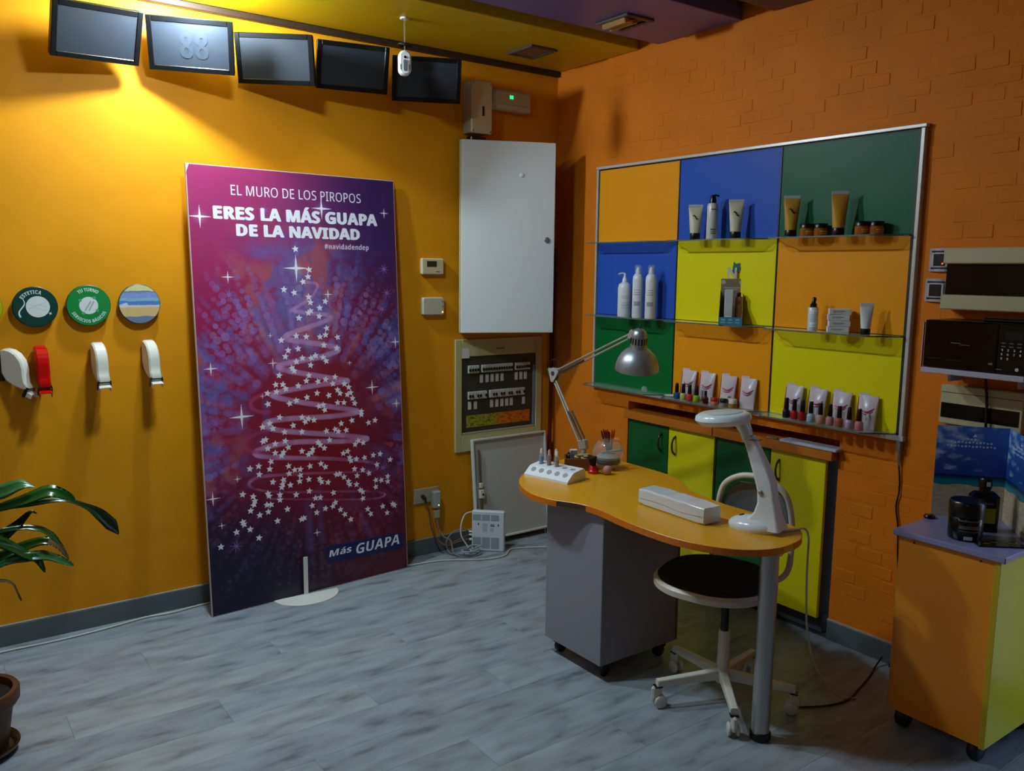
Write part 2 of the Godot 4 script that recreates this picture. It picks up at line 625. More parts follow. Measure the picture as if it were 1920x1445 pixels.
# ================================================================ the room
func setting() -> void:
	var orange := painted("orange_paint", Color(0.91, 0.60, 0.085), 0.5, 0.012, 0.05, 1.3)
	var brick_m := painted("orange_brick_paint", Color(0.88, 0.48, 0.09), 0.6, 0.03, 0.04, 2.0)
	var plain := painted("room_paint", Color(0.82, 0.62, 0.35), 0.6, 0.03, 0.05, 1.3)
	struct("wall_back", MB.new().box(Vector3(-3.0, 1.4, -0.1), Vector3(6.4, 3.0, 0.2)), orange)
	struct("wall_left", MB.new().box(Vector3(-6.1, 1.4, 3.25), Vector3(0.2, 3.0, 6.9)), plain)
	struct("wall_front", MB.new().box(Vector3(-3.0, 1.4, 6.6), Vector3(6.4, 3.0, 0.2)), plain)
	# right wall with the niche that holds the cabinets
	var rb := MB.new()
	rb.box(Vector3(0.2, 1.4, 0.232), Vector3(0.4, 3.0, 0.864))
	rb.box(Vector3(0.2, 1.894, 1.308), Vector3(0.4, 2.012, 1.288))
	rb.box(Vector3(0.1, 1.4, 2.436), Vector3(0.2, 3.0, 0.968))
	rb.box(Vector3(0.1, 1.4, 5.15), Vector3(0.2, 3.0, 3.1))
	rb.box(Vector3(0.1, 2.55, 3.26), Vector3(0.2, 0.7, 0.68))
	rb.box(Vector3(0.38, 0.4, 1.308), Vector3(0.04, 1.0, 1.288))
	var wr := struct("wall_right", rb, brick_m)
	# unseen glazed door out of view, placed to light the cart's yellow side
	var dn := MB.new()
	var dm := mat("unseen_door_frame", Color(0.5, 0.5, 0.52), 0.4, 0.4)
	for z in [2.945, 3.575]:
		dn.box(Vector3(0.12, 1.1, z), Vector3(0.07, 2.2, 0.05), 0.005)
	dn.box(Vector3(0.12, 2.17, 3.26), Vector3(0.07, 0.06, 0.58), 0.005).box(Vector3(0.12, 0.03, 3.26), Vector3(0.07, 0.06, 0.58), 0.005)
	var dstr := struct("door_1", dn, dm)
	part("pane", MB.new().box(Vector3(0.12, 1.10, 3.26), Vector3(0.008, 2.08, 0.58)), glass("unseen_door_glass", Color(0.9, 0.95, 1.0), 0.06), dstr)
	part("handle", MB.new().cyl(Vector3(0.075, 0.9, 3.02), Vector3(0.075, 1.25, 3.02), 0.012, 12), mat("steel", Color(0.62, 0.64, 0.66), 0.3, 0.8), dstr)
	bricks(wr, brick_m)

	# ceiling: bands hung a little below a brown slab
	var slab := struct("ceiling", MB.new().box(Vector3(-3.0, 2.85, 3.25), Vector3(6.4, 0.1, 6.9)), mat("ceiling_gap", Color(0.30, 0.25, 0.18), 0.6))
	var cols := {"yellow": mat("ceiling_yellow", Color(0.82, 0.70, 0.01), 0.4), "purple": mat("ceiling_purple", Color(0.42, 0.38, 0.64), 0.35), "navy": mat("ceiling_navy", Color(0.17, 0.17, 0.30), 0.35)}
	var bands := [["yellow", 0.03, 0.665], ["purple", 0.80, 1.325], ["navy", 1.50, 2.10], ["yellow", 2.25, 2.9], ["purple", 3.05, 3.65], ["navy", 3.8, 4.6], ["yellow", 4.75, 5.4], ["purple", 5.55, 6.45]]
	for a in bands:
		part("band", MB.new().box(Vector3(-3.0, 2.765, (a[1] + a[2]) / 2), Vector3(5.99, 0.07, a[2] - a[1]), 0.003), cols[a[0]], slab)
	struct("trim_1", MB.new().box(Vector3(-3.0, 2.717, 0.014), Vector3(6.0, 0.03, 0.028), 0.004), mat("dark_trim", Color(0.20, 0.12, 0.05), 0.6))

	# skirting
	var skm := mat("skirting", Color(0.36, 0.40, 0.42), 0.45)
	var skt := mat("skirting_edge", Color(0.60, 0.58, 0.55), 0.45)
	var s1 := struct("baseboard_back", MB.new().box(Vector3(-3.0, 0.044, 0.006), Vector3(6.0, 0.088, 0.012), 0.002), skm)
	part("top_edge", MB.new().box(Vector3(-3.0, 0.0905, 0.006), Vector3(6.0, 0.005, 0.012), 0.001), skt, s1)
	var s2 := struct("baseboard_right", MB.new().box(Vector3(-0.006, 0.044, 0.345), Vector3(0.012, 0.088, 0.66), 0.002).box(Vector3(-0.006, 0.044, 2.434), Vector3(0.012, 0.088, 0.964), 0.002), skm)
	part("top_edge", MB.new().box(Vector3(-0.006, 0.0905, 2.434), Vector3(0.012, 0.005, 0.964), 0.001), skt, s2)

	floor_planks()


func bricks(wall: Node3D, m: Material) -> void:
	# shallow painted bricks, each a little tilted; the ones near the viewer are single pieces
	var proto := []
	for k in 8:
		var b := MB.new()
		var l := rng.randf_range(0.092, 0.108)
		var h := rng.randf_range(0.050, 0.056)
		var bs := Basis.from_euler(Vector3(0, rng.randf_range(-0.016, 0.016), rng.randf_range(-0.022, 0.012)))
		b.box(Vector3.ZERO, Vector3(0.012, h, l), 0.0032, bs)
		proto.append(b.mesh())
	var rest := SurfaceTool.new()
	rest.begin(Mesh.PRIMITIVE_TRIANGLES)
	var single := 0
	var row := 0
	var y := 0.13
	while y < 2.70:
		var z := 0.42 + (0.055 if row % 2 else 0.0)
		while z < 2.84:
			var zz := z + rng.randf_range(-0.006, 0.006)
			var yy := y + rng.randf_range(-0.004, 0.004)
			var show := rng.randf() < 0.88
			var k := rng.randi() % 8
			var proud := rng.randf_range(-0.0004, 0.0022)
			var roll := rng.randf_range(-0.03, 0.03)
			var hid := (zz > 0.33 and zz < 2.28 and yy > 0.89 and yy < 2.19) or (zz > 0.60 and zz < 2.012 and yy < 0.925) or (zz > 2.2 and zz < 2.42 and yy > 1.46 and yy < 1.73) or (zz > 2.3 and zz < 2.86 and yy > 1.42 and yy < 1.72) or (zz > 2.3 and zz < 2.86 and yy > 1.0 and yy < 1.24)
			if show and not hid:
				var xf := Transform3D(Basis(Vector3(1, 0, 0), roll), Vector3(0.006 - proud, yy, zz))
				var near := (yy > 2.15 and zz > 0.95 and zz < 2.75) or (zz > 2.0 and zz < 2.62)
				if near and single < 298:
					var o := MeshInstance3D.new()
					o.name = "brick"
					o.mesh = proto[k]
					o.material_override = m
					o.transform = xf
					wall.add_child(o, true)
					single += 1
				else:
					rest.append_from(proto[k], 0, xf)
			z += 0.11
		y += 0.060
		row += 1
	var r := MeshInstance3D.new()
	r.name = "brickwork"
	r.mesh = rest.commit()
	r.material_override = m
	r.set_meta("kind", "stuff")
	wall.add_child(r, true)


func floor_planks() -> void:
	var ms := []
	for k in 4:
		var g := mat("laminate_%d" % k, [Color(0.92, 0.965, 1.0), Color(0.89, 0.935, 0.97), Color(0.95, 0.985, 1.0), Color(0.90, 0.94, 0.985)][k], 0.38)
		if k == 0:
			var t := noise_tex(0.011, 41, Color(0.40, 0.41, 0.42), Color(0.68, 0.70, 0.72), 1024, FastNoiseLite.TYPE_SIMPLEX_SMOOTH, 6)
			var gr: Gradient = t.color_ramp
			gr.add_point(0.27, Color(0.57, 0.585, 0.60))
			gr.add_point(0.60, Color(0.635, 0.655, 0.67))
			g.albedo_texture = t
			g.roughness_texture = noise_tex(0.02, 5, Color(0.7, 0.7, 0.7), Color(1, 1, 1), 512)
		else:
			g.albedo_texture = ms[0].albedo_texture
			g.roughness_texture = ms[0].roughness_texture
		ms.append(g)
	var fl := struct("floor", MB.new().box(Vector3(-3.0, -0.055, 3.25), Vector3(6.4, 0.1, 6.9)), mat("floor_base", Color(0.22, 0.23, 0.24), 0.6))
	var proto := []
	for k in 10:
		proto.append(plank_mesh(1.28, 0.19))
	var rest := SurfaceTool.new()
	rest.begin(Mesh.PRIMITIVE_TRIANGLES)
	var n := 0
	for r in 34:
		var x := -6.0 + 1.28 * fposmod(r * 0.37, 1.0) - 1.28
		while x < 0.0:
			var at := Vector3(x + 0.64, 0, 0.097 + r * 0.1905)
			var k := rng.randi() % 10
			if x + 1.28 > 0.0:
				# last plank of the row is cut at the wall
				var w := -x - 0.004
				if w > 0.03:
					var b := plank_mesh(w, 0.19)
					if r < 17:
						plank(fl, b, ms[rng.randi() % 4], Vector3(x + w / 2, 0, at.z))
					else:
						rest.append_from(b, 0, Transform3D(Basis(), Vector3(x + w / 2, 0, at.z)))
			elif r < 17 and x > -4.9:
				plank(fl, proto[k], ms[rng.randi() % 4], at)
				n += 1
			else:
				rest.append_from(proto[k], 0, Transform3D(Basis(), at))
			x += 1.2805
	var o := MeshInstance3D.new()
	o.name = "planks_beyond"
	o.mesh = rest.commit()
	o.material_override = ms[0]
	o.set_meta("kind", "stuff")
	fl.add_child(o, true)

func plank(fl: Node3D, m: Mesh, mt: Material, at: Vector3) -> void:
	var o := MeshInstance3D.new()
	o.name = "plank"
	o.mesh = m
	o.material_override = mt
	o.position = at
	fl.add_child(o, true)

func plank_mesh(l: float, w: float) -> ArrayMesh:
	var b := MB.new()
	var e := 0.0004
	var o := Vector2(rng.randf(), rng.randf())
	var r := Rect2(o, Vector2(0.36 * l / 1.28, 0.17))
	var x := l / 2
	var z := w / 2
	b.q(Vector3(-x + e, 0, -z + e), Vector3(x - e, 0, -z + e), Vector3(x - e, 0, z - e), Vector3(-x + e, 0, z - e), Vector3.UP, r)
	for s in [-1.0, 1.0]:
		b.q(Vector3(-x + e, 0, s * (z - e)), Vector3(x - e, 0, s * (z - e)), Vector3(x, -e, s * z), Vector3(-x, -e, s * z), Vector3(0, 1, s), r)
		b.q(Vector3(-x, -e, s * z), Vector3(x, -e, s * z), Vector3(x, -0.006, s * z), Vector3(-x, -0.006, s * z), Vector3(0, 0, s), r)
		b.q(Vector3(s * (x - e), 0, -z + e), Vector3(s * (x - e), 0, z - e), Vector3(s * x, -e, z), Vector3(s * x, -e, -z), Vector3(s, 1, 0), r)
		b.q(Vector3(s * x, -e, -z), Vector3(s * x, -e, z), Vector3(s * x, -0.006, z), Vector3(s * x, -0.006, -z), Vector3(s, 0, 0), r)
	return b.mesh()


# ================================================================ on the back wall
func back_wall_things() -> void:
	var black := mat("black_plastic", Color(0.035, 0.04, 0.05), 0.3)
	var screen := mat("screen", Color(0.10, 0.125, 0.165), 0.6)  # bluish reflection of the lamp is mixed into this base colour
	var cream := mat("cream_plastic", Color(0.80, 0.75, 0.60), 0.45)
	var white := mat("white_enamel", Color(0.86, 0.88, 0.88), 0.35)
	# five wall monitors, tipped forwards
	var mons := [
		[Vector3(-2.485, 2.505, 0.16), 12.3, 25.7, 3.6, "leftmost black monitor of the row under the ceiling, tipped down"],
		[Vector3(-2.126, 2.515, 0.162), -24.1, 18.4, -1.1, "black monitor with faint 88 digits on its screen, second in the row"],
		[Vector3(-1.763, 2.513, 0.166), -35.5, 17.2, -1.4, "middle black monitor of the five, turned furthest to the right"],
		[Vector3(-1.381, 2.533, 0.163), -11.1, 14.9, 0.2, "black monitor facing nearly straight out, just left of the white sensor"],
		[Vector3(-0.979, 2.531, 0.163), -25.7, 15.5, -0.4, "black monitor behind the white sensor, next to the beige fuse box"],
	]
	for i in 5:
		var a: Array = mons[i]
		var t := thing("monitor", a[4], "monitor", a[0], 0.0, "monitors in a row under the ceiling")
		t.basis = Basis.from_euler(Vector3(deg_to_rad(a[2]), deg_to_rad(a[1]), deg_to_rad(a[3])))
		var w := 0.345
		var h := 0.215
		var cs := MB.new()
		cs.prism(round_rect(w, h, 0.012), -0.003, -0.026, Transform3D(), 0.006)
		cs.prism(round_rect(w * 0.7, h * 0.7, 0.02), -0.026, -0.04, Transform3D(), 0.008)
		part("casing", cs, black, t)
		var bz := MB.new()
		for s in [-1.0, 1.0]:
			bz.box(Vector3(s * (w / 2 - 0.011), 0.0, 0.0), Vector3(0.022, h, 0.008), 0.002)
			bz.box(Vector3(0, s * (h / 2 - 0.011) , 0.0), Vector3(w - 0.044, 0.022, 0.008), 0.002)
		part("bezel", bz, black, t)
		part("screen", MB.new().box(Vector3(0, 0, -0.001), Vector3(w - 0.044, h - 0.044, 0.004)), screen, t)
		var arm := MB.new()
		var wall_pt: Vector3 = t.transform.affine_inverse() * Vector3(a[0].x + 0.01, a[0].y + 0.02, 0.006)
		arm.cyl(Vector3(0, 0.01, -0.03), wall_pt, 0.012, 10)
		var pl := t.transform.affine_inverse()
		arm.box(wall_pt, Vector3(0.07, 0.07, 0.01), 0.002, pl.basis)
		part("mount_arm", arm, black, t)
		if i == 1:
			letters("screen_digits", "88", "bold", 0.115, 0.10, 0.0016, mat("screen_ghost", Color(0.12, 0.148, 0.19), 0.6), t, Transform3D(Basis(), Vector3(-0.045, -0.052, 0.0005)))

	# white sensor on a thin rod
	var se := thing("ceiling_sensor", "small white pill-shaped sensor hanging from the yellow ceiling band by a rod", "sensor", Vector3(-1.235, 2.531, 0.40), -20)
	var bd := MB.new()
	bd.prism(round_rect(0.058, 0.11, 0.027, 8), -0.018, 0.016, Transform3D(), 0.008, true)
	part("body", bd, mat("white_plastic", Color(0.86, 0.86, 0.85), 0.35), se)
	part("rod", MB.new().cyl(Vector3(0, 0.054, 0), Vector3(0, 0.192, 0), 0.003, 8), glass("clear_rod", Color(0.8, 0.8, 0.7), 0.15), se)
	part("ceiling_plate", MB.new().cyl(Vector3(0, 0.192, 0), Vector3(0, 0.199, 0), 0.02, 20), mat("white_plastic"), se)
	part("collar", MB.new().cyl(Vector3(0, 0.078, 0), Vector3(0, 0.084, 0), 0.034, 24, -1.0, 0.002), mat("smoke", Color(0.10, 0.09, 0.08), 0.3), se)
	var ln := MB.new()
	ln.prism(round_rect(0.016, 0.05, 0.007), 0.015, 0.019, Transform3D(Basis(), Vector3(0, -0.012, 0)))
	part("lens_strip", ln, mat("grey_lens", Color(0.45, 0.48, 0.5), 0.15, 0.3), se)
	part("detector", MB.new().cyl(Vector3(0, 0.024, 0.012), Vector3(0, 0.024, 0.019), 0.006, 12), black, se)
	part("slot", MB.new().box(Vector3(-0.02, -0.02, 0.015), Vector3(0.003, 0.024, 0.004)).box(Vector3(0.02, -0.02, 0.015), Vector3(0.003, 0.024, 0.004)), black, se)

	# beige fuse box, emergency light, black adapter
	var fb := thing("fuse_box", "tall beige fuse box with a dark slot above the white cabinet", "fuse box", Vector3(-0.594, 2.455, 0.045))
	part("body", MB.new().box(Vector3(0, 0, -0.005), Vector3(0.128, 0.27, 0.08), 0.004), mat("beige_side", Color(0.66, 0.62, 0.54), 0.5), fb)
	part("cover", MB.new().box(Vector3(0, 0, 0.040), Vector3(0.132, 0.274, 0.012), 0.004), cream, fb)
	part("slot_plate", MB.new().box(Vector3(0.006, -0.02, 0.047), Vector3(0.03, 0.062, 0.003), 0.001), cream, fb)
	part("slot", MB.new().box(Vector3(0.006, -0.02, 0.049), Vector3(0.013, 0.05, 0.002)), black, fb)
	var sc := MB.new()
	for s in [[-1, -1], [1, -1], [1, 1], [-1, 1]]:
		sc.cyl(Vector3(s[0] * 0.056, s[1] * 0.125, 0.044), Vector3(s[0] * 0.056, s[1] * 0.125, 0.0475), 0.004, 8)
	part("screws", sc, mat("grey_metal", Color(0.4, 0.4, 0.4), 0.4, 0.6), fb)
	var el := thing("emergency_light", "long cream emergency light with a glowing green indicator", "emergency light", Vector3(-0.376, 2.52, 0.028))
	part("body", MB.new().box(Vector3(0, 0, 0), Vector3(0.285, 0.112, 0.05), 0.008), mat("cream_lamp", Color(0.74, 0.72, 0.64), 0.4), el)
	part("lens", MB.new().box(Vector3(0, 0.012, 0.024), Vector3(0.26, 0.075, 0.012), 0.005), mat("cream_lens", Color(0.70, 0.68, 0.58), 0.25), el)
	var gl := MB.new()
	for k in 2:
		gl.box(Vector3(-0.006 + k * 0.013, 0.018, 0.0305), Vector3(0.008, 0.018, 0.003), 0.001)
	part("indicator", gl, glow("green_led", Color(0.1, 1.0, 0.45), 3.0), el)
	solo("power_adapter", MB.new().box(Vector3(-0.60, 2.2925, 0.045), Vector3(0.10, 0.024, 0.05), 0.004).box(Vector3(-0.57, 2.287, 0.045), Vector3(0.06, 0.012, 0.06), 0.002), black, "small black adapter lying on top of the white wall cabinet", "adapter")

	# white wall cabinet with its door a little open
	var wc := thing("wall_cabinet", "white metal wall cabinet whose door stands slightly open", "cabinet", Vector3(-0.42, 1.243, 0.0))
	part("body", MB.new().box(Vector3(0.01, 0.513, 0.018), Vector3(0.54, 1.03, 0.036), 0.003), mat("cabinet_inside", Color(0.16, 0.15, 0.13), 0.6), wc)
	var dr := MB.new()
	var dxf := Transform3D(Basis(Vector3.UP, deg_to_rad(-23.5)), Vector3(-0.277, 0, 0.040))
	dr.box(dxf * Vector3(0.263, 0.520, 0.011), Vector3(0.526, 1.04, 0.022), 0.003, dxf.basis)
	var door := part("door", dr, mat("white_door", Color(0.88, 0.90, 0.90), 0.45), wc)
	part("hinge_edge", MB.new().box(dxf * Vector3(-0.004, 0.520, 0.009), Vector3(0.008, 1.038, 0.02), 0.002, dxf.basis), cream, door)
	part("lock", MB.new().cyl(dxf * Vector3(0.482, 0.515, 0.02), dxf * Vector3(0.482, 0.515, 0.028), 0.016, 20, -1.0, 0.002).box(dxf * Vector3(0.482, 0.515, 0.029), Vector3(0.006, 0.022, 0.004), 0.001, dxf.basis), mat("steel", Color(0.62, 0.64, 0.66), 0.3, 0.8), door)
	part("plug", MB.new().cyl(dxf * Vector3(0.335, 0.862, 0.021), dxf * Vector3(0.335, 0.862, 0.026), 0.013, 20, -1.0, 0.002), mat("white_door"), door)

	panel_board(cream, white)

	# thermostat and wall box
	var th := thing("thermostat", "cream room thermostat with a small dark display, upper of two boxes", "thermostat", Vector3(-0.862, 1.605, 0.013))
	part("body", MB.new().box(Vector3.ZERO, Vector3(0.138, 0.088, 0.026), 0.006), cream, th)
	part("display", MB.new().box(Vector3(-0.008, 0.014, 0.0125), Vector3(0.06, 0.030, 0.003)), mat("lcd", Color(0.13, 0.15, 0.12), 0.2), th)
	part("mark", MB.new().box(Vector3(0.03, -0.027, 0.013), Vector3(0.024, 0.005, 0.0008)), mat("tan_print", Color(0.55, 0.40, 0.25)), th)
	var wb := thing("alarm_box", "plain cream wall box with one lit lamp in its corner, below the thermostat", "wall box", Vector3(-0.858, 1.392, 0.013))
	part("body", MB.new().prism(round_rect(0.134, 0.096, 0.012), -0.013, 0.013, Transform3D(), 0.005), mat("cream_lamp"), wb)
	part("lamp", MB.new().cyl(Vector3(0.055, -0.032, 0.012), Vector3(0.055, -0.032, 0.0148), 0.0035, 10), glow("amber_led", Color(1.0, 0.75, 0.35), 4.0), wb)
	var mk := MB.new()
	for k in 2:
		mk.box(Vector3(0.054, 0.026 - k * 0.028, 0.0132), Vector3(0.007, 0.010, 0.001))
	part("marks", mk, mat("grey_mark", Color(0.45, 0.45, 0.42)), wb)

	discs()
	dispensers()


func panel_board(cream: Material, white: Material) -> void:
	# breaker board set into the wall: frame, dark recess, two rows, label tags, printed strip
	var t := thing("breaker_board", "cream framed breaker board with two rows of switches below the wall cabinet", "breaker board", Vector3(-0.402, 0.88, 0.0))
	var fr := MB.new()
	fr.box(Vector3(-0.286, 0, 0.006), Vector3(0.044, 0.645, 0.012), 0.003).box(Vector3(0.286, 0, 0.006), Vector3(0.044, 0.645, 0.012), 0.003)
	fr.box(Vector3(0, 0.273, 0.006), Vector3(0.528, 0.099, 0.012), 0.003).box(Vector3(0, -0.2725, 0.006), Vector3(0.528, 0.1, 0.012), 0.003)
	part("frame", fr, mat("board_cream", Color(0.74, 0.71, 0.50), 0.45), t)
	part("recess", MB.new().box(Vector3(0, 0, 0.002), Vector3(0.53, 0.45, 0.004)), mat("board_dark", Color(0.20, 0.21, 0.19), 0.5), t)
	part("sill", MB.new().box(Vector3(0, -0.218, 0.007), Vector3(0.52, 0.012, 0.010), 0.002), mat("board_sill", Color(0.62, 0.60, 0.52), 0.4), t)
	part("pale_side_strip", MB.new().box(Vector3(0.252, -0.03, 0.005), Vector3(0.02, 0.36, 0.006), 0.001), mat("board_edge", Color(0.45, 0.52, 0.58), 0.3), t)  # pale blue-grey strip along the right side of the recess
	part("mark", MB.new().box(Vector3(0.0, 0.262, 0.0122), Vector3(0.058, 0.008, 0.0008)), mat("grey_mark", Color(0.45, 0.45, 0.42)), t)
	part("sticker", MB.new().box(Vector3(-0.24, 0.243, 0.0125), Vector3(0.05, 0.055, 0.001)), mat("paper", Color(0.82, 0.82, 0.80), 0.6), t)
	var mw := mat("breaker", Color(0.74, 0.73, 0.69), 0.4)
	var mk := mat("toggle", Color(0.05, 0.05, 0.055), 0.35)
	for r in 2:
		var y := 0.150 - r * 0.150
		var w := 0.435 if r == 0 else 0.40
		part("rail", MB.new().box(Vector3(0, y, 0.0055), Vector3(0.44, 0.036, 0.004), 0.001), mat("board_dark"), t)
		var n := 24
		var b := MB.new()
		var g := MB.new()
		for k in n:
			if (r == 0 and (k == 4 or k == 17)) or (r == 1 and k == 7):
				continue
			var x := -0.215 + 0.0183 * k
			if r == 1 and k > 21:
				continue
			b.box(Vector3(x, y, 0.012), Vector3(0.0168, 0.044, 0.014), 0.002)
			if k % 3 != 2 or r == 0:
				g.box(Vector3(x, y - 0.003, 0.020), Vector3(0.0125, 0.016, 0.010), 0.002)
		tag(part("breaker_row", b, mw, t), "", "", "", "stuff")
		tag(part("toggle_row", g, mk, t), "", "", "", "stuff")
		var xs: Array = [-0.128, -0.088, -0.053, -0.018, 0.018, 0.120, 0.155, 0.188] if r == 0 else [-0.208, -0.168, -0.055, -0.018, 0.018, 0.053, 0.086, 0.176]
		for x in xs:
			part("tag", MB.new().box(Vector3(x, y - 0.058, 0.0045), Vector3(0.022, 0.046, 0.0016), 0.0005), mat("paper"), t)
	var im := Image.create(256, 48, false, Image.FORMAT_RGB8)
	var ns := FastNoiseLite.new()
	ns.seed = 9
	ns.frequency = 0.05
	for y in 48:
		for x in 256:
			var a := Color(0.62, 0.60, 0.18).lerp(Color(0.80, 0.45, 0.12), clampf((x - 110) / 40.0, 0, 1))
			var d := ns.get_noise_2d(x, y * 1.5)
			im.set_pixel(x, y, a.lerp(Color(0.2, 0.32, 0.08) if x < 120 else Color(0.62, 0.22, 0.05), clampf(d * 1.8, 0, 0.85)))
	var st := MB.new()
	st.q(Vector3(-0.232, -0.115, 0.0052), Vector3(0.222, -0.115, 0.0052), Vector3(0.222, -0.185, 0.0052), Vector3(-0.232, -0.185, 0.0052), Vector3(0, 0, 1))
	part("printed_strip", st, printed("board_strip", im), t)

	# the board's removed door, leaning under it on its hinge pins
	var ld := thing("loose_door", "white metal door leaning against the wall under the breaker board", "panel door", Vector3(-0.345, 0.0, 0.0))
	var top := Vector3(0, 0.626, 0.024)
	var bot := Vector3(0, 0.034, 0.082)
	var yv := (top - bot).normalized()
	var bs := Basis(Vector3.RIGHT, yv, Vector3.RIGHT.cross(yv))
	var c := (top + bot) / 2
	var hh := (top - bot).length()
	part("panel", MB.new().box(c - bs.z * 0.006, Vector3(0.535, hh, 0.012), 0.003, bs), mat("loose_white", Color(0.72, 0.75, 0.73), 0.4), ld)
	var rim := MB.new()
	for s in [-1.0, 1.0]:
		rim.box(c + bs * Vector3(s * 0.262, 0, 0.006), Vector3(0.011, hh, 0.018), 0.002, bs)
		rim.box(c + bs * Vector3(0, s * (hh / 2 - 0.005), 0.006), Vector3(0.513, 0.011, 0.018), 0.002, bs)
	part("rim", rim, mat("loose_rim", Color(0.80, 0.80, 0.78), 0.4), ld)
	part("lock_rod", MB.new().cyl(c + bs * Vector3(-0.226, -0.26, 0.01), c + bs * Vector3(-0.226, 0.235, 0.01), 0.006, 8), mat("olive_metal", Color(0.45, 0.44, 0.30), 0.4, 0.5), ld)
	part("lock_case", MB.new().box(c + bs * Vector3(-0.222, -0.02, 0.014), Vector3(0.03, 0.05, 0.022), 0.003, bs).box(c + bs * Vector3(-0.222, 0.03, 0.012), Vector3(0.022, 0.03, 0.014), 0.003, bs), mat("lock_white", Color(0.80, 0.80, 0.74), 0.35), ld)
	part("keyhole", MB.new().cyl(c + bs * Vector3(-0.218, -0.022, 0.024), c + bs * Vector3(-0.218, -0.022, 0.0265), 0.006, 10), mat("black_plastic"), ld)
	var pin := MB.new()
	for s in [-1.0, 1.0]:
		pin.cyl(Vector3(s * 0.24, 0, 0.082), Vector3(s * 0.24, 0.04, 0.080), 0.006, 8)
	part("hinge_pins", pin, mat("steel"), ld)


func discs() -> void:
	var data := [
		[-2.750, 1.421, 0.083, "dark", "dark green disc sign lettered ESTETICA on the orange wall"],
		[-2.552, 1.424, 0.086, "green", "bright green disc sign lettered around its rim, between two other discs"],
		[-2.350, 1.427, 0.086, "beach", "disc with a painted beach of stripes, right end of the row of discs"],
		[-2.948, 1.420, 0.084, "yellow", "yellow-green disc sign cut by the left edge of the picture"],
	]
	for a in data:
		var t := thing("disc_sign", a[4], "sign", Vector3(a[0], a[1], 0.0), 0.0, "disc signs above the ticket dispensers")
		var r: float = a[2]
		var edge := MB.new()
		edge.lathe(prof([0, 0.014, r, 0.014, r, 0.025, r - 0.003, 0.0275, 0, 0.0275]), 48, Transform3D(Basis(Vector3.RIGHT, PI / 2), Vector3.ZERO))
		part("plate", edge, mat("disc_edge_" + a[3], {"dark": Color(0.03, 0.16, 0.14), "green": Color(0.06, 0.32, 0.14), "beach": Color(0.25, 0.32, 0.22), "yellow": Color(0.5, 0.5, 0.05)}[a[3]], 0.4), t)
		part("spacer", MB.new().cyl(Vector3(0, 0, 0.0), Vector3(0, 0, 0.015), 0.02, 16), mat("black_plastic"), t)
		var f := MB.new()
		for k in 48:
			var p := []
			for j in [k, k + 1]:
				var an = TAU * j / 48.0
				p.append(Vector2(cos(an), sin(an)))
			f.t(Vector3(0, 0, 0.0279), Vector3(p[0].x * (r - 0.003), p[0].y * (r - 0.003), 0.0279), Vector3(p[1].x * (r - 0.003), p[1].y * (r - 0.003), 0.0279), Vector3.BACK, Vector3.BACK, Vector3.BACK, Vector2(0.5, 0.5), Vector2(0.5 + p[0].x * 0.5, 0.5 - p[0].y * 0.5), Vector2(0.5 + p[1].x * 0.5, 0.5 - p[1].y * 0.5))
		part("printed_face", f, printed("disc_" + a[3], disc_print(a[3]), 0.35), t)


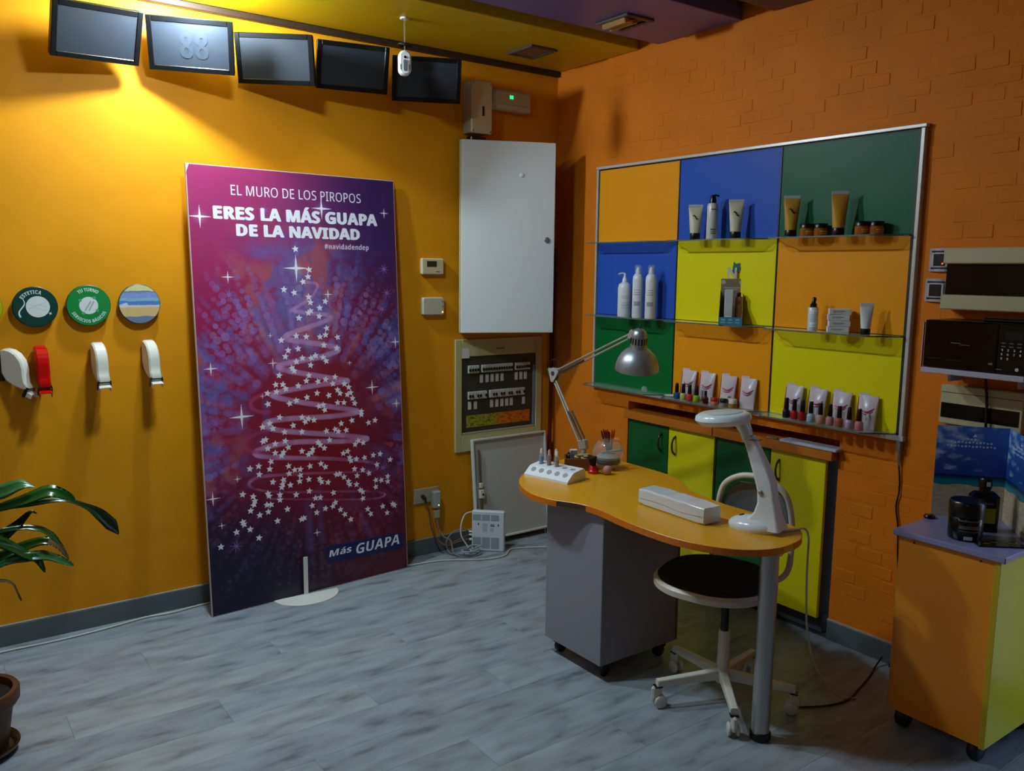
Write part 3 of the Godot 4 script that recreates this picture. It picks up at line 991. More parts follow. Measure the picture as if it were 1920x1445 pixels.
func disc_print(kind: String) -> Image:
	var s := 384
	var im := Image.create(s, s, false, Image.FORMAT_RGB8)
	var o := Vector2(s / 2.0, s / 2.0)
	var white := Color(0.86, 0.88, 0.86)
	match kind:
		"dark":
			im.fill(Color(0.04, 0.24, 0.20))
			dot(im, Vector2(214, 190), 104, white)
			ink_arc(im, "ESTETICA", "bold", o, 128, -0.95, 0.42, 36, white)
			for k in 40:
				var w := k / 39.0
				dot(im, Vector2(92 - 34 * w + 16 * sin(w * 6.3), 120 + 165 * w), 4 + 4 * w, white)
			for k in 3:
				for j in 30:
					var w := j / 29.0
					dot(im, Vector2(140 + 150 * w, 165 + k * 24 + 14 * sin(w * 5.0 + k * 1.7)), 1.8, Color(0.62, 0.66, 0.70))
			star(im, Vector2(318, 258), 20, 4, 0.35, white, 0.4)
		"green":
			im.fill(Color(0.10, 0.52, 0.24))
			dot(im, o, 84, white)
			for k in 4:
				dot(im, o + Vector2(cos(k * PI / 2 + 0.6), sin(k * PI / 2 + 0.6)) * 90, 15, Color(0.35, 0.66, 0.45))
			for k in 2:
				fill_poly(im, PackedVector2Array([o + Vector2(-40 + k * 34, 46), o + Vector2(-28 + k * 34, 56), o + Vector2(26 + k * 28, -36), o + Vector2(14 + k * 28, -46)]), Color(0.68, 0.71, 0.70))
			ink_arc(im, "TU TURNO", "bold", o, 138, -0.62, 0.62, 32, white)
			ink_arc(im, "SERVICIOS BÁSICOS", "bold", o, 168, PI + 1.15, PI - 1.15, 30, white, true)
		"beach":
			var rows := [[0.0, 0.16, 0.86, 0.84, 0.62], [0.16, 0.20, 0.46, 0.52, 0.60], [0.20, 0.34, 0.52, 0.60, 0.82], [0.34, 0.42, 0.55, 0.70, 0.78], [0.42, 0.52, 0.30, 0.52, 0.80], [0.52, 0.58, 0.82, 0.80, 0.80], [0.58, 0.82, 0.84, 0.72, 0.48], [0.82, 1.0, 0.42, 0.50, 0.62]]
			var ns := FastNoiseLite.new()
			ns.seed = 4
			ns.frequency = 0.012
			for y in s:
				for x in s:
					var yy := clampf(float(y) / s + ns.get_noise_2d(x * 0.7, y * 2.0) * 0.025, 0.0, 0.999)
					for r in rows:
						if yy >= r[0] and yy < r[1]:
							im.set_pixel(x, y, Color(r[2], r[3], r[4]).lightened(0.12 * ns.get_noise_2d(x, y * 6.0)))
			for k in 16:
				fill_poly(im, PackedVector2Array([Vector2(60 + k * 19, 205), Vector2(66 + k * 19, 188 - (k * 7) % 9), Vector2(72 + k * 19, 205)]), Color(0.45, 0.42, 0.62))
			fill_poly(im, PackedVector2Array([Vector2(24, 190), Vector2(70, 176), Vector2(86, 205), Vector2(40, 212)]), Color(0.82, 0.80, 0.88))
		_:
			im.fill(Color(0.70, 0.72, 0.08))
			dot(im, o, 84, white)
	return im


func dispensers() -> void:
	var white := mat("dispenser_white", Color(0.86, 0.85, 0.80), 0.12)
	var red := mat("dispenser_red", Color(0.72, 0.05, 0.05), 0.12)
	var black := mat("black_plastic")
	var data := [
		[-2.745, 1.165, red, 0.0, "red glossy ticket dispenser, the only red one on the wall"],
		[-2.532, 1.170, white, 4.0, "white ticket dispenser below the bright green disc"],
		[-2.328, 1.172, white, 6.0, "white ticket dispenser below the beach disc, nearest the poster board"],
		[-2.885, 1.158, white, 52.0, "white ticket dispenser twisted sideways beside the red one"],
	]
	# side outline (out from wall, up) of the snail shell
	var side := V2([0.0, 0.09, 0.018, 0.098, 0.042, 0.092, 0.066, 0.076, 0.084, 0.05, 0.092, 0.018, 0.092, -0.012, 0.096, -0.038, 0.112, -0.062, 0.104, -0.074, 0.078, -0.066, 0.045, -0.052, 0.015, -0.03, 0.0, 0.0])
	for a in data:
		var t := thing("ticket_dispenser", a[4], "ticket dispenser", Vector3(a[0], a[1], 0.0), a[3], "ticket dispensers under the disc signs")
		var xf := Transform3D(Basis(Vector3(0, 0, 1), Vector3(0, 1, 0), Vector3(-1, 0, 0)), Vector3(0, 0, 0.014))
		var sh := MB.new()
		sh.prism(side, 0.0, 0.024, xf, 0.006, true)
		sh.prism(side, 0.0, -0.024, xf, 0.006, true)
		part("shell", sh, a[2], t)
		var nz := MB.new()
		var nb := Basis(Vector3.RIGHT, 0.45)
		nz.box(Vector3(0, -0.082, 0.122), Vector3(0.043, 0.006, 0.03), 0.002, nb)
		for s in [-1.0, 1.0]:
			nz.box(Vector3(s * 0.0215, -0.091, 0.120), Vector3(0.004, 0.020, 0.030), 0.001, nb)
		part("mouth", nz, a[2], t)
		var bd := MB.new()
		bd.box(Vector3(0, -0.064, 0.119), Vector3(0.052, 0.009, 0.012), 0.002, nb)
		for s in [-1.0, 1.0]:
			bd.box(Vector3(s * 0.0255, -0.082, 0.108), Vector3(0.004, 0.034, 0.014), 0.001, nb)
		part("black_band", bd, black, t)
		part("wall_bracket", MB.new().box(Vector3(0, 0.02, 0.008), Vector3(0.036, 0.11, 0.018), 0.002), mat("bracket_brown", Color(0.16, 0.05, 0.03), 0.4), t)


# ================================================================ the tall printed board
# star and ribbon places on the print, millimetres from its top left corner (1000 wide, 2000 high)
const STARS := [
	469, 350, 532, 446, 525, 479, 499, 502, 404, 538, 453, 553, 523, 574, 531, 600, 606, 596, 576, 627, 530, 641, 518, 649, 572, 667, 470, 672, 607, 725, 379, 773, 453, 756, 502, 762, 571, 765, 600, 757,
	661, 771, 410, 822, 459, 817, 395, 850, 589, 806, 655, 824, 478, 862, 447, 877, 522, 864, 544, 854, 582, 865, 597, 884, 517, 898, 424, 905, 434, 920, 361, 936, 506, 947, 492, 972, 551, 979, 590, 972,
	639, 964, 626, 996, 342, 978, 376, 980, 451, 992, 389, 1001, 344, 1011, 301, 1015, 687, 1002, 709, 1020, 649, 1028, 662, 1046, 543, 1035, 603, 1051, 701, 1056, 718, 1048, 727, 1077, 738, 1103, 491, 1051, 438, 1061,
	404, 1072, 301, 1065, 647, 1091, 680, 1094, 549, 1099, 572, 1095, 578, 1120, 772, 1147, 771, 1163, 353, 1132, 462, 1144, 493, 1154, 521, 1163, 477, 1167, 719, 1187, 846, 1200, 809, 1208, 661, 1196, 416, 1178, 304, 1156,
	270, 1169, 318, 1181, 373, 1204, 458, 1213, 582, 1224, 628, 1221, 644, 1233, 686, 1232, 281, 1229, 268, 1236, 374, 1247, 325, 1254, 596, 1270, 536, 1274, 547, 1288, 567, 1306, 749, 1293, 731, 1309, 775, 1306, 289, 1272,
	387, 1279, 453, 1306, 508, 1304, 485, 1326, 501, 1319, 689, 1338, 665, 1345, 323, 1297, 363, 1299, 353, 1313, 698, 1371, 704, 1388, 734, 1383, 779, 1383, 828, 1377, 867, 1376, 923, 1413, 201, 1354, 242, 1348, 301, 1335,
	293, 1369, 384, 1368, 413, 1391, 441, 1392, 490, 1384, 546, 1380, 568, 1399, 722, 1432, 766, 1443, 847, 1428, 243, 1387, 385, 1404, 440, 1422, 435, 1449, 481, 1447, 536, 1453, 545, 1470, 578, 1477, 624, 1445, 641, 1444,
	663, 1464, 734, 1468, 800, 1466, 905, 1498, 837, 1507, 868, 1512, 904, 1524, 305, 1432, 356, 1430, 351, 1450, 346, 1464, 388, 1460, 686, 1489, 692, 1506, 729, 1512, 835, 1542, 162, 1467, 209, 1485, 216, 1507, 210, 1524,
	279, 1483, 284, 1495, 335, 1498, 334, 1522, 414, 1511, 480, 1504, 604, 1533, 748, 1544, 761, 1556, 761, 1589, 271, 1535, 291, 1538, 510, 1544, 535, 1545, 612, 1584, 598, 1600, 492, 1578, 558, 1604, 368, 1573, 870, 1649,
	928, 1647, 938, 1655, 156, 1595, 160, 1607, 187, 1635, 125, 1636, 226, 1683, 52, 1689, 317, 1620, 435, 1634, 448, 1631, 690, 1683, 659, 1652, 637, 1624, 801, 1676, 785, 1648, 894, 1687, 235, 1577, 276, 1569, 513, 1616,
	194, 1549,
]
const RIBBON := [516, 504, 571, 517, 531, 580, 444, 630, 449, 640, 613, 663, 612, 686, 458, 733, 405, 753, 414, 771, 596, 806, 663, 833, 560, 863, 409, 881, 360, 895, 407, 918, 618, 968, 704, 990, 554, 996, 354, 1014, 326, 1028, 426, 1063, 612, 1108, 752, 1146, 610, 1155, 391, 1143, 290, 1149, 289, 1171, 389, 1203, 673, 1257, 799, 1289, 672, 1286, 417, 1258, 266, 1268, 231, 1290, 322, 1318, 601, 1363, 802, 1409, 849, 1438, 801, 1455, 470, 1417, 260, 1399, 195, 1419, 227, 1454, 375, 1492, 796, 1558, 885, 1593, 759, 1593, 284, 1509]


func poster() -> void:
	var o := Vector3(-2.145, 0.0, 0.206)
	var x := (Vector3(-1.0906, 0, 0.140) - o).normalized()
	var y := Vector3(0.0014, 2.035, -0.113)
	y = (y - x * y.dot(x)).normalized()
	var bs := Basis(x, y, x.cross(y))
	var w := 1.056
	var h := 2.042
	var t := thing("poster_board", "tall purple and red printed board with a star tree, leaning on the orange wall", "poster", o)
	t.basis = bs
	part("panel", MB.new().box(Vector3(w / 2, h / 2, -0.006), Vector3(w, h, 0.012), 0.001), mat("board_core", Color(0.78, 0.70, 0.66), 0.5), t)
	var pr := MB.new()
	var g := 0.004
	pr.q(Vector3(g, h - g, 0.0004), Vector3(w - g, h - g, 0.0004), Vector3(w - g, g, 0.0004), Vector3(g, g, 0.0004), Vector3.BACK)
	part("print", pr, printed("poster_print", poster_print(), 0.33), t)
	part("bent_corner", MB.new().prism(PackedVector2Array([Vector2(0, h), Vector2(0.018, h), Vector2(0.006, h - 0.03), Vector2(0, h - 0.045)]), 0.0005, 0.003), mat("board_core"), t)
	# front foot: half disc on the floor with a short upright
	var f := thing("floor_stand", "white half-round foot plate with a short upright propping the printed board", "stand", Vector3(-1.688, 0, 0.193), -3.58)
	var half := PackedVector2Array()
	for k in 25:
		var a := PI * k / 24.0
		half.append(Vector2(cos(a) * 0.160, sin(a) * 0.135))
	part("foot_plate", MB.new().prism(half, 0.0, 0.006, Transform3D(Basis(Vector3.RIGHT, Vector3.BACK, Vector3.UP), Vector3(0.0, 0.0, -0.003)), 0.002), mat("white_steel", Color(0.87, 0.87, 0.84), 0.4), f)
	part("upright", MB.new().box(Vector3(0.0, 0.1, 0.003), Vector3(0.022, 0.192, 0.006), 0.002), mat("white_steel"), f)


func poster_print() -> Image:
	var lw := 200
	var lh := 400
	var im := Image.create(lw, lh, false, Image.FORMAT_RGB8)
	var ns := FastNoiseLite.new()
	ns.seed = 21
	ns.frequency = 0.012
	ns.fractal_octaves = 3
	var c := Vector2(0.52, 1.20)
	for py in lh:
		for px in lw:
			var p := Vector2((px + 0.5) / lw, (py + 0.5) / lh * 2.0)
			var top := Color(0.62, 0.20, 0.40).lerp(Color(0.21, 0.13, 0.35), smoothstep(0.25, 0.95, p.x))
			var mid := Color(0.60, 0.13, 0.31).lerp(Color(0.34, 0.10, 0.30), smoothstep(0.5, 1.0, p.x))
			var low := Color(0.09, 0.07, 0.19).lerp(Color(0.33, 0.05, 0.13), smoothstep(0.25, 0.85, p.x))
			var col := top.lerp(mid, smoothstep(0.15, 0.75, p.y)).lerp(low, smoothstep(1.3, 1.85, p.y + (p.x - 0.5) * -0.25))
			var heart := exp(-pow((p - Vector2(0.55, 1.22)).length() / 0.42, 2.0))
			col = col.lerp(Color(0.50, 0.06, 0.10), heart * 0.85)
			var d := p - c
			var ray := ns.get_noise_2d(d.angle() * 90.0 + 300.0, d.length() * 40.0)
			var ring := exp(-pow((d.length() - 0.62) / 0.26, 2.0)) * (1.0 if d.y < 0.25 else 0.45)
			var cool := Color(0.42, 0.38, 0.64).lerp(Color(0.66, 0.36, 0.40), smoothstep(-0.05, -0.25, ns.get_noise_2d(p.x * 420.0, p.y * 300.0 + 900.0)))
			cool = cool.lerp(Color(0.25, 0.28, 0.58), smoothstep(0.62, 0.85, p.x) * smoothstep(1.2, 0.9, p.y))
			col = col.lerp(cool, clampf(ring * (0.22 + ray * 2.0 + ns.get_noise_2d(p.x * 900.0, p.y * 900.0) * 1.2), 0.0, 0.78))
			im.set_pixel(px, py, col)
	im.resize(1000, 2000, Image.INTERPOLATE_CUBIC)
	# bursts of dots along rays
	var o := Vector2(520, 1200)
	var pal := [Color(0.58, 0.50, 0.78), Color(0.52, 0.46, 0.74), Color(0.78, 0.45, 0.46), Color(0.68, 0.34, 0.55), Color(0.40, 0.42, 0.72), Color(0.56, 0.54, 0.74)]
	for k in 120:
		var a := TAU * k / 120.0 + rng.randf_range(-0.02, 0.02)
		var col: Color = pal[rng.randi() % 6]
		var start := rng.randf_range(330, 470)
		var end := rng.randf_range(700, 960)
		var r := start
		var low := sin(a) > 0.35
		while r < end:
			var w := (r - start) / (end - start)
			var rad := (4.0 + 13.0 * sin(PI * clampf(w * 0.9 + 0.08, 0, 1))) * (0.75 if low else 1.0)
			var al := (0.60 * sin(PI * clampf(w + 0.05, 0, 1))) * (0.38 if low else 1.0)
			dot(im, o + Vector2(cos(a + rng.randf_range(-0.012, 0.012)), sin(a)) * (r + rng.randf_range(-6, 6)), rad * rng.randf_range(0.7, 1.25), Color(col.r, col.g, col.b, al * rng.randf_range(0.5, 1.1)))
			r += rad * 1.7 + 5.0
	for k in 26:
		var a := rng.randf_range(PI * 0.98, TAU * 1.01)
		var col: Color = pal[rng.randi() % 6]
		for j in 22:
			var r := rng.randf_range(300, 420) + j * rng.randf_range(12, 17)
			dot(im, o + Vector2(cos(a), sin(a)) * r, 26 - j * 0.7, Color(col.r, col.g, col.b, 0.20), 0.35)
	for k in 160:
		var p := Vector2(rng.randf_range(0, 1000), rng.randf_range(350, 1950))
		if absf(p.x - 520) < 260 and p.y > 700 and p.y < 1500:
			continue
		dot(im, p, rng.randf_range(4, 11), Color(0.60, 0.36, 0.66, 0.28))
	for k in 9:
		star(im, Vector2([150, 930, 910, 70, 880, 60, 120, 330, 940][k], [560, 440, 640, 1240, 1450, 1130, 1700, 180, 560][k]), 34, 8, 0.16, Color(0.52, 0.40, 0.70), 0.2)
	# faint vertical bars
	for b in [[290, 1050, 1190, 26], [470, 1560, 1790, 30], [530, 1500, 1760, 24]]:
		for k in 16:
			dot(im, Vector2(b[0], lerpf(b[1], b[2], k / 15.0)), b[3], Color(0.40, 0.38, 0.66, 0.16), 0.5)
	# the light ribbon of the tree
	for i in range(0, RIBBON.size() - 2, 2):
		var p1 := Vector2(RIBBON[i], RIBBON[i + 1])
		var p2 := Vector2(RIBBON[i + 2], RIBBON[i + 3])
		var p0 := Vector2(RIBBON[maxi(i - 2, 0)], RIBBON[maxi(i - 1, 1)])
		var p3 := Vector2(RIBBON[mini(i + 4, RIBBON.size() - 2)], RIBBON[mini(i + 5, RIBBON.size() - 1)])
		var n := int(p1.distance_to(p2) / 4.0) + 2
		for k in n:
			var w := float(k) / n
			var q := p1.cubic_interpolate(p2, p0, p3, w)
			var rr := 7.0 + 7.0 * smoothstep(500.0, 800.0, q.y) - 8.0 * smoothstep(1250.0, 1500.0, q.y)
			dot(im, q, rr, Color(0.78, 0.60, 0.78, 0.21 if q.y < 1350.0 else 0.13))
	for e in [[250, 1060, 90, 44], [240, 1240, 120, 50]]:
		for k in 70:
			var a := PI * 0.5 + PI * k / 69.0
			dot(im, Vector2(e[0] + 60 + cos(a) * e[2], e[1] + sin(a) * e[3]), 10, Color(0.66, 0.25, 0.42, 0.22))
	var white := Color(0.93, 0.93, 0.96)
	for i in range(0, STARS.size(), 2):
		star(im, Vector2(STARS[i], STARS[i + 1]), 17.5, 5, 0.45, white, rng.randf_range(-0.25, 0.25))
	for s in [[44, 220, 52], [608, 156, 54], [942, 161, 28], [150, 481, 30], [468, 439, 66], [622, 563, 28], [328, 749, 16], [53, 884, 34], [334, 877, 26], [177, 1111, 60], [837, 1031, 40], [972, 1126, 30], [979, 809, 34], [29, 1465, 36], [142, 1393, 20], [719, 900, 16], [277, 1026, 16], [61, 1593, 20], [510, 1715, 24]]:
		dot(im, Vector2(s[0], s[1]), s[2] * 0.7, Color(0.9, 0.85, 0.95, 0.25), 0.9)
		star(im, Vector2(s[0], s[1]), s[2], 4, 0.13, white, 0.0)
	# words
	ink(im, "EL MURO DE LOS PIROPOS", "light", 184, 119, 632, 44, white)
	for q in [Vector2(-3, 0), Vector2(3, 0), Vector2(0, -2), Vector2(0, 2), Vector2(0, 0)]:
		ink(im, "ERES LA MÁS GUAPA", "black", 104 + q.x, 225 + q.y, 796, 53, white)
		ink(im, "DE LA NAVIDAD", "black", 201 + q.x, 297 + q.y, 600, 50, white)
	ink(im, "#navidadendep", "plain", 615, 346, 234, 24, Color(0.84, 0.80, 0.90))
	fill_poly(im, PackedVector2Array([Vector2(549, 1795), Vector2(978, 1808), Vector2(980, 1894), Vector2(549, 1879)]), Color(0.10, 0.10, 0.34))
	ink(im, "Más", "bold", 566, 1850, 118, 32, white, 0.22, 2.0)
	ink(im, "GUAPA", "plain", 708, 1866, 250, 50, white, 0.18, 2.0)
	return im


# ================================================================ coloured display on the right wall
const ROW_Y := [1.745, 1.352, 0.965]
const COL_Z := [0.405, 0.999, 1.597, 2.215]

func display() -> void:
	var trim := mat("white_trim", Color(0.78, 0.78, 0.76), 0.35, 0.2)
	var dark := mat("panel_edge", Color(0.05, 0.03, 0.02), 0.5)
	var c := {"orange": mat("panel_orange", Color(0.93, 0.60, 0.05), 0.45), "blue": mat("panel_blue", Color(0.16, 0.33, 0.72), 0.45), "jade": mat("panel_jade", Color(0.08, 0.36, 0.26), 0.42), "yellow": mat("panel_yellow", Color(0.89, 0.84, 0.02), 0.45), "green": mat("panel_green", Color(0.02, 0.40, 0.18), 0.45)}
	var t := thing("display_wall_panel", "large wall display of nine coloured panels in a white metal edge", "wall display", Vector3.ZERO)
	for k in c:
		(c[k] as StandardMaterial3D).metallic_specular = 0.3
	var grid := [["orange", "blue", "jade"], ["blue", "yellow", "orange"], ["green", "orange", "yellow"]]
	var ys := [2.140, 1.745, 1.352, 0.960]
	part("backing", MB.new().box(Vector3(-0.006, 1.55, 1.31), Vector3(0.012, 1.19, 1.82)), dark, t)
	for r in 3:
		for k in 3:
			var z0: float = COL_Z[k] + 0.004
			var z1: float = COL_Z[k + 1] - 0.004
			part("panel", MB.new().box(Vector3(-0.015, (ys[r] + ys[r + 1]) / 2.0, (z0 + z1) / 2), Vector3(0.010, 0.390, z1 - z0), 0.0015), c[grid[r][k]], t)
	var b := MB.new()
	b.box(Vector3(-0.013, 2.152, 1.31), Vector3(0.026, 0.014, 1.86), 0.002).box(Vector3(-0.013, 0.945, 1.31), Vector3(0.026, 0.022, 1.86), 0.002)
	b.box(Vector3(-0.013, 1.548, 0.394), Vector3(0.026, 1.19, 0.014), 0.002).box(Vector3(-0.013, 1.548, 2.228), Vector3(0.026, 1.19, 0.016), 0.002)
	part("edge_trim", b, trim, t)
	var e := MB.new()
	for z in [1.001, 1.597]:
		e.box(Vector3(-0.0215, 1.55, z), Vector3(0.003, 1.18, 0.006))
	e.box(Vector3(-0.0205, 1.55, 2.213), Vector3(0.002, 1.18, 0.012))
	part("dividers", e, dark, t)
	part("corner_joint", MB.new().box(Vector3(-0.014, 0.915, 2.224), Vector3(0.028, 0.045, 0.02), 0.003), mat("steel"), t)
	# nine glass shelves
	var pane := glass("shelf_glass", Color(0.78, 0.90, 0.84), 0.16)
	var edge := mat("shelf_edge", Color(0.012, 0.022, 0.018), 0.5)
	var said := [["empty glass shelf under the top left orange panel", "glass shelf holding two cream tubes and a pump bottle", "glass shelf holding the golden tubes and amber jars"],
		["glass shelf holding three tall white bottles", "glass shelf holding the cardboard counter display", "glass shelf holding a black-topped spray, small boxes and a white tube"],
		["nearly empty glass shelf under the lower left green panel", "glass shelf of bright nail polishes under the lower orange panel", "glass shelf of red to pink nail polishes under the lower yellow panel"]]
	for r in 3:
		for k in 3:
			var z0: float = COL_Z[k] + 0.002
			var z1: float = COL_Z[k + 1] - 0.004
			var s := thing("glass_shelf", said[r][k], "shelf", Vector3(-0.0205, ROW_Y[r], (z0 + z1) / 2), 0.0, "glass shelves of the display")
			var hw := (z1 - z0) / 2
			# outline: local x = along z, local y = depth out from the wall; front corners sweep back in an S
			var op := PackedVector2Array()
			op.append(Vector2(-hw, 0.0))
			op.append(Vector2(hw, 0.0))
			for q in 9:
				var w := q / 8.0
				op.append(Vector2(hw - 0.105 * w, 0.028 + 0.092 * (w * w * (3 - 2 * w))))
			for q in 9:
				var w := 1.0 - q / 8.0
				op.append(Vector2(-hw + 0.035 * (1 - (1 - w) * (1 - w)), 0.075 + 0.045 * w * w))
			var xf := Transform3D(Basis(Vector3(0, 0, 1), Vector3(-1, 0, 0), Vector3(0, 1, 0)), Vector3(0, -0.006, 0))
			part("pane", MB.new().prism(op, 0.0, 0.006, xf), pane, s)
			var ed := MB.new()
			for q in range(1, op.size()):
				var p0: Vector2 = op[q]
				var p1: Vector2 = op[(q + 1) % op.size()]
				if q == op.size() - 1:
					p1 = op[0]
				var d := (p1 - p0).normalized()
				var nrm := Vector2(d.y, -d.x) * 0.0008
				ed.q(xf * Vector3(p0.x - nrm.x, p0.y - nrm.y, 0.0), xf * Vector3(p1.x - nrm.x, p1.y - nrm.y, 0.0), xf * Vector3(p1.x - nrm.x, p1.y - nrm.y, 0.006), xf * Vector3(p0.x - nrm.x, p0.y - nrm.y, 0.006), xf.basis * Vector3(-nrm.x, -nrm.y, 0))
			part("polished_edge", ed, edge, s)


# ---- goods on the shelves
func squeeze_tube(label: String, group: String, at: Vector3, turn: float, w: float, h: float, cap_h: float, skin: Material, cap: Material, seal: Material, mark: Color) -> Node3D:
	var t := thing("squeeze_tube", label, "tube", at, turn, group)
	var r := w * 0.36
	part("cap", MB.new().lathe([Vector2(0, 0), Vector2(r * 0.96, 0), Vector2(r, 0.002), Vector2(r, cap_h - 0.002), Vector2(r * 0.97, cap_h), Vector2(0, cap_h)], 24), cap, t)
	var rings := []
	for i in 12:
		var k := i / 11.0
		var ring := PackedVector3Array()
		var a := lerpf(r * 0.98, w / 2, k)
		var b := lerpf(r * 0.98, 0.0016, k * k * 0.35 + k * 0.65)
		for j in 24:
			var an := TAU * j / 24
			ring.append(Vector3(cos(an) * a, cap_h + 0.001 + (h - cap_h - 0.014) * k, sin(an) * b))
		rings.append(ring)
	part("body", MB.new().loft(rings), skin, t)
	part("crimp", MB.new().box(Vector3(0, h - 0.0065, 0), Vector3(w, 0.013, 0.003), 0.001), seal, t)
	if mark.a > 0.0:
		var m := MB.new()
		var yy := cap_h + (h - cap_h) * 0.55
		var zf := lerpf(r * 0.98, 0.0016, 0.35 * 0.3 + 0.55 * 0.65) + 0.0008
		m.tube(V3([-0.011, yy + 0.006, zf, -0.006, yy + 0.010, zf, 0.0, yy, zf + 0.001, 0.006, yy - 0.009, zf + 0.001, 0.011, yy - 0.004, zf]), 0.0022, 6, 3)
		part("mark", m, mat("mark_" + mark.to_html(), mark), t)
	return t

func print_bands(t: Node3D, r: float, ys: Array, col: Material, span := 1.1, mid := PI / 2) -> void:
	# small printed lines curving round the front of a bottle
	for y in ys:
		var b := MB.new()
		for k in 8:
			var a0 := mid - span / 2 + span * k / 8.0
			var a1 := a0 + span / 8.0
			b.q(Vector3(cos(a0) * r, y[0], sin(a0) * r), Vector3(cos(a1) * r, y[0], sin(a1) * r), Vector3(cos(a1) * r, y[0] + y[1], sin(a1) * r), Vector3(cos(a0) * r, y[0] + y[1], sin(a0) * r), Vector3(cos(a0), 0, sin(a0)))
		part("print_line", b, col, t)

func polish(label: String, group: String, z: float, h: float, col: Color, x := -0.10) -> Node3D:
	var t := thing("nail_polish", label, "nail polish", Vector3(x, 0.966, z), -52.0, group)
	var key := "polish_" + col.to_html()
	var s := h / 0.085
	part("bottle", MB.new().lathe(prof([0, 0, 0.0145, 0, 0.0165, 0.002, 0.0165, 0.024 * s, 0.0155, 0.030 * s, 0.008, 0.036 * s, 0.0075, 0.040 * s, 0, 0.040 * s]), 20), mat(key, col, 0.08), t)
	part("cap", MB.new().lathe(prof([0, 0.036 * s, 0.0098, 0.036 * s, 0.0100, 0.040 * s, 0.0082, 0.083 * s, 0.0070, 0.085 * s, 0, 0.085 * s]), 18), mat("polish_cap", Color(0.018, 0.018, 0.022), 0.22), t)
	return t

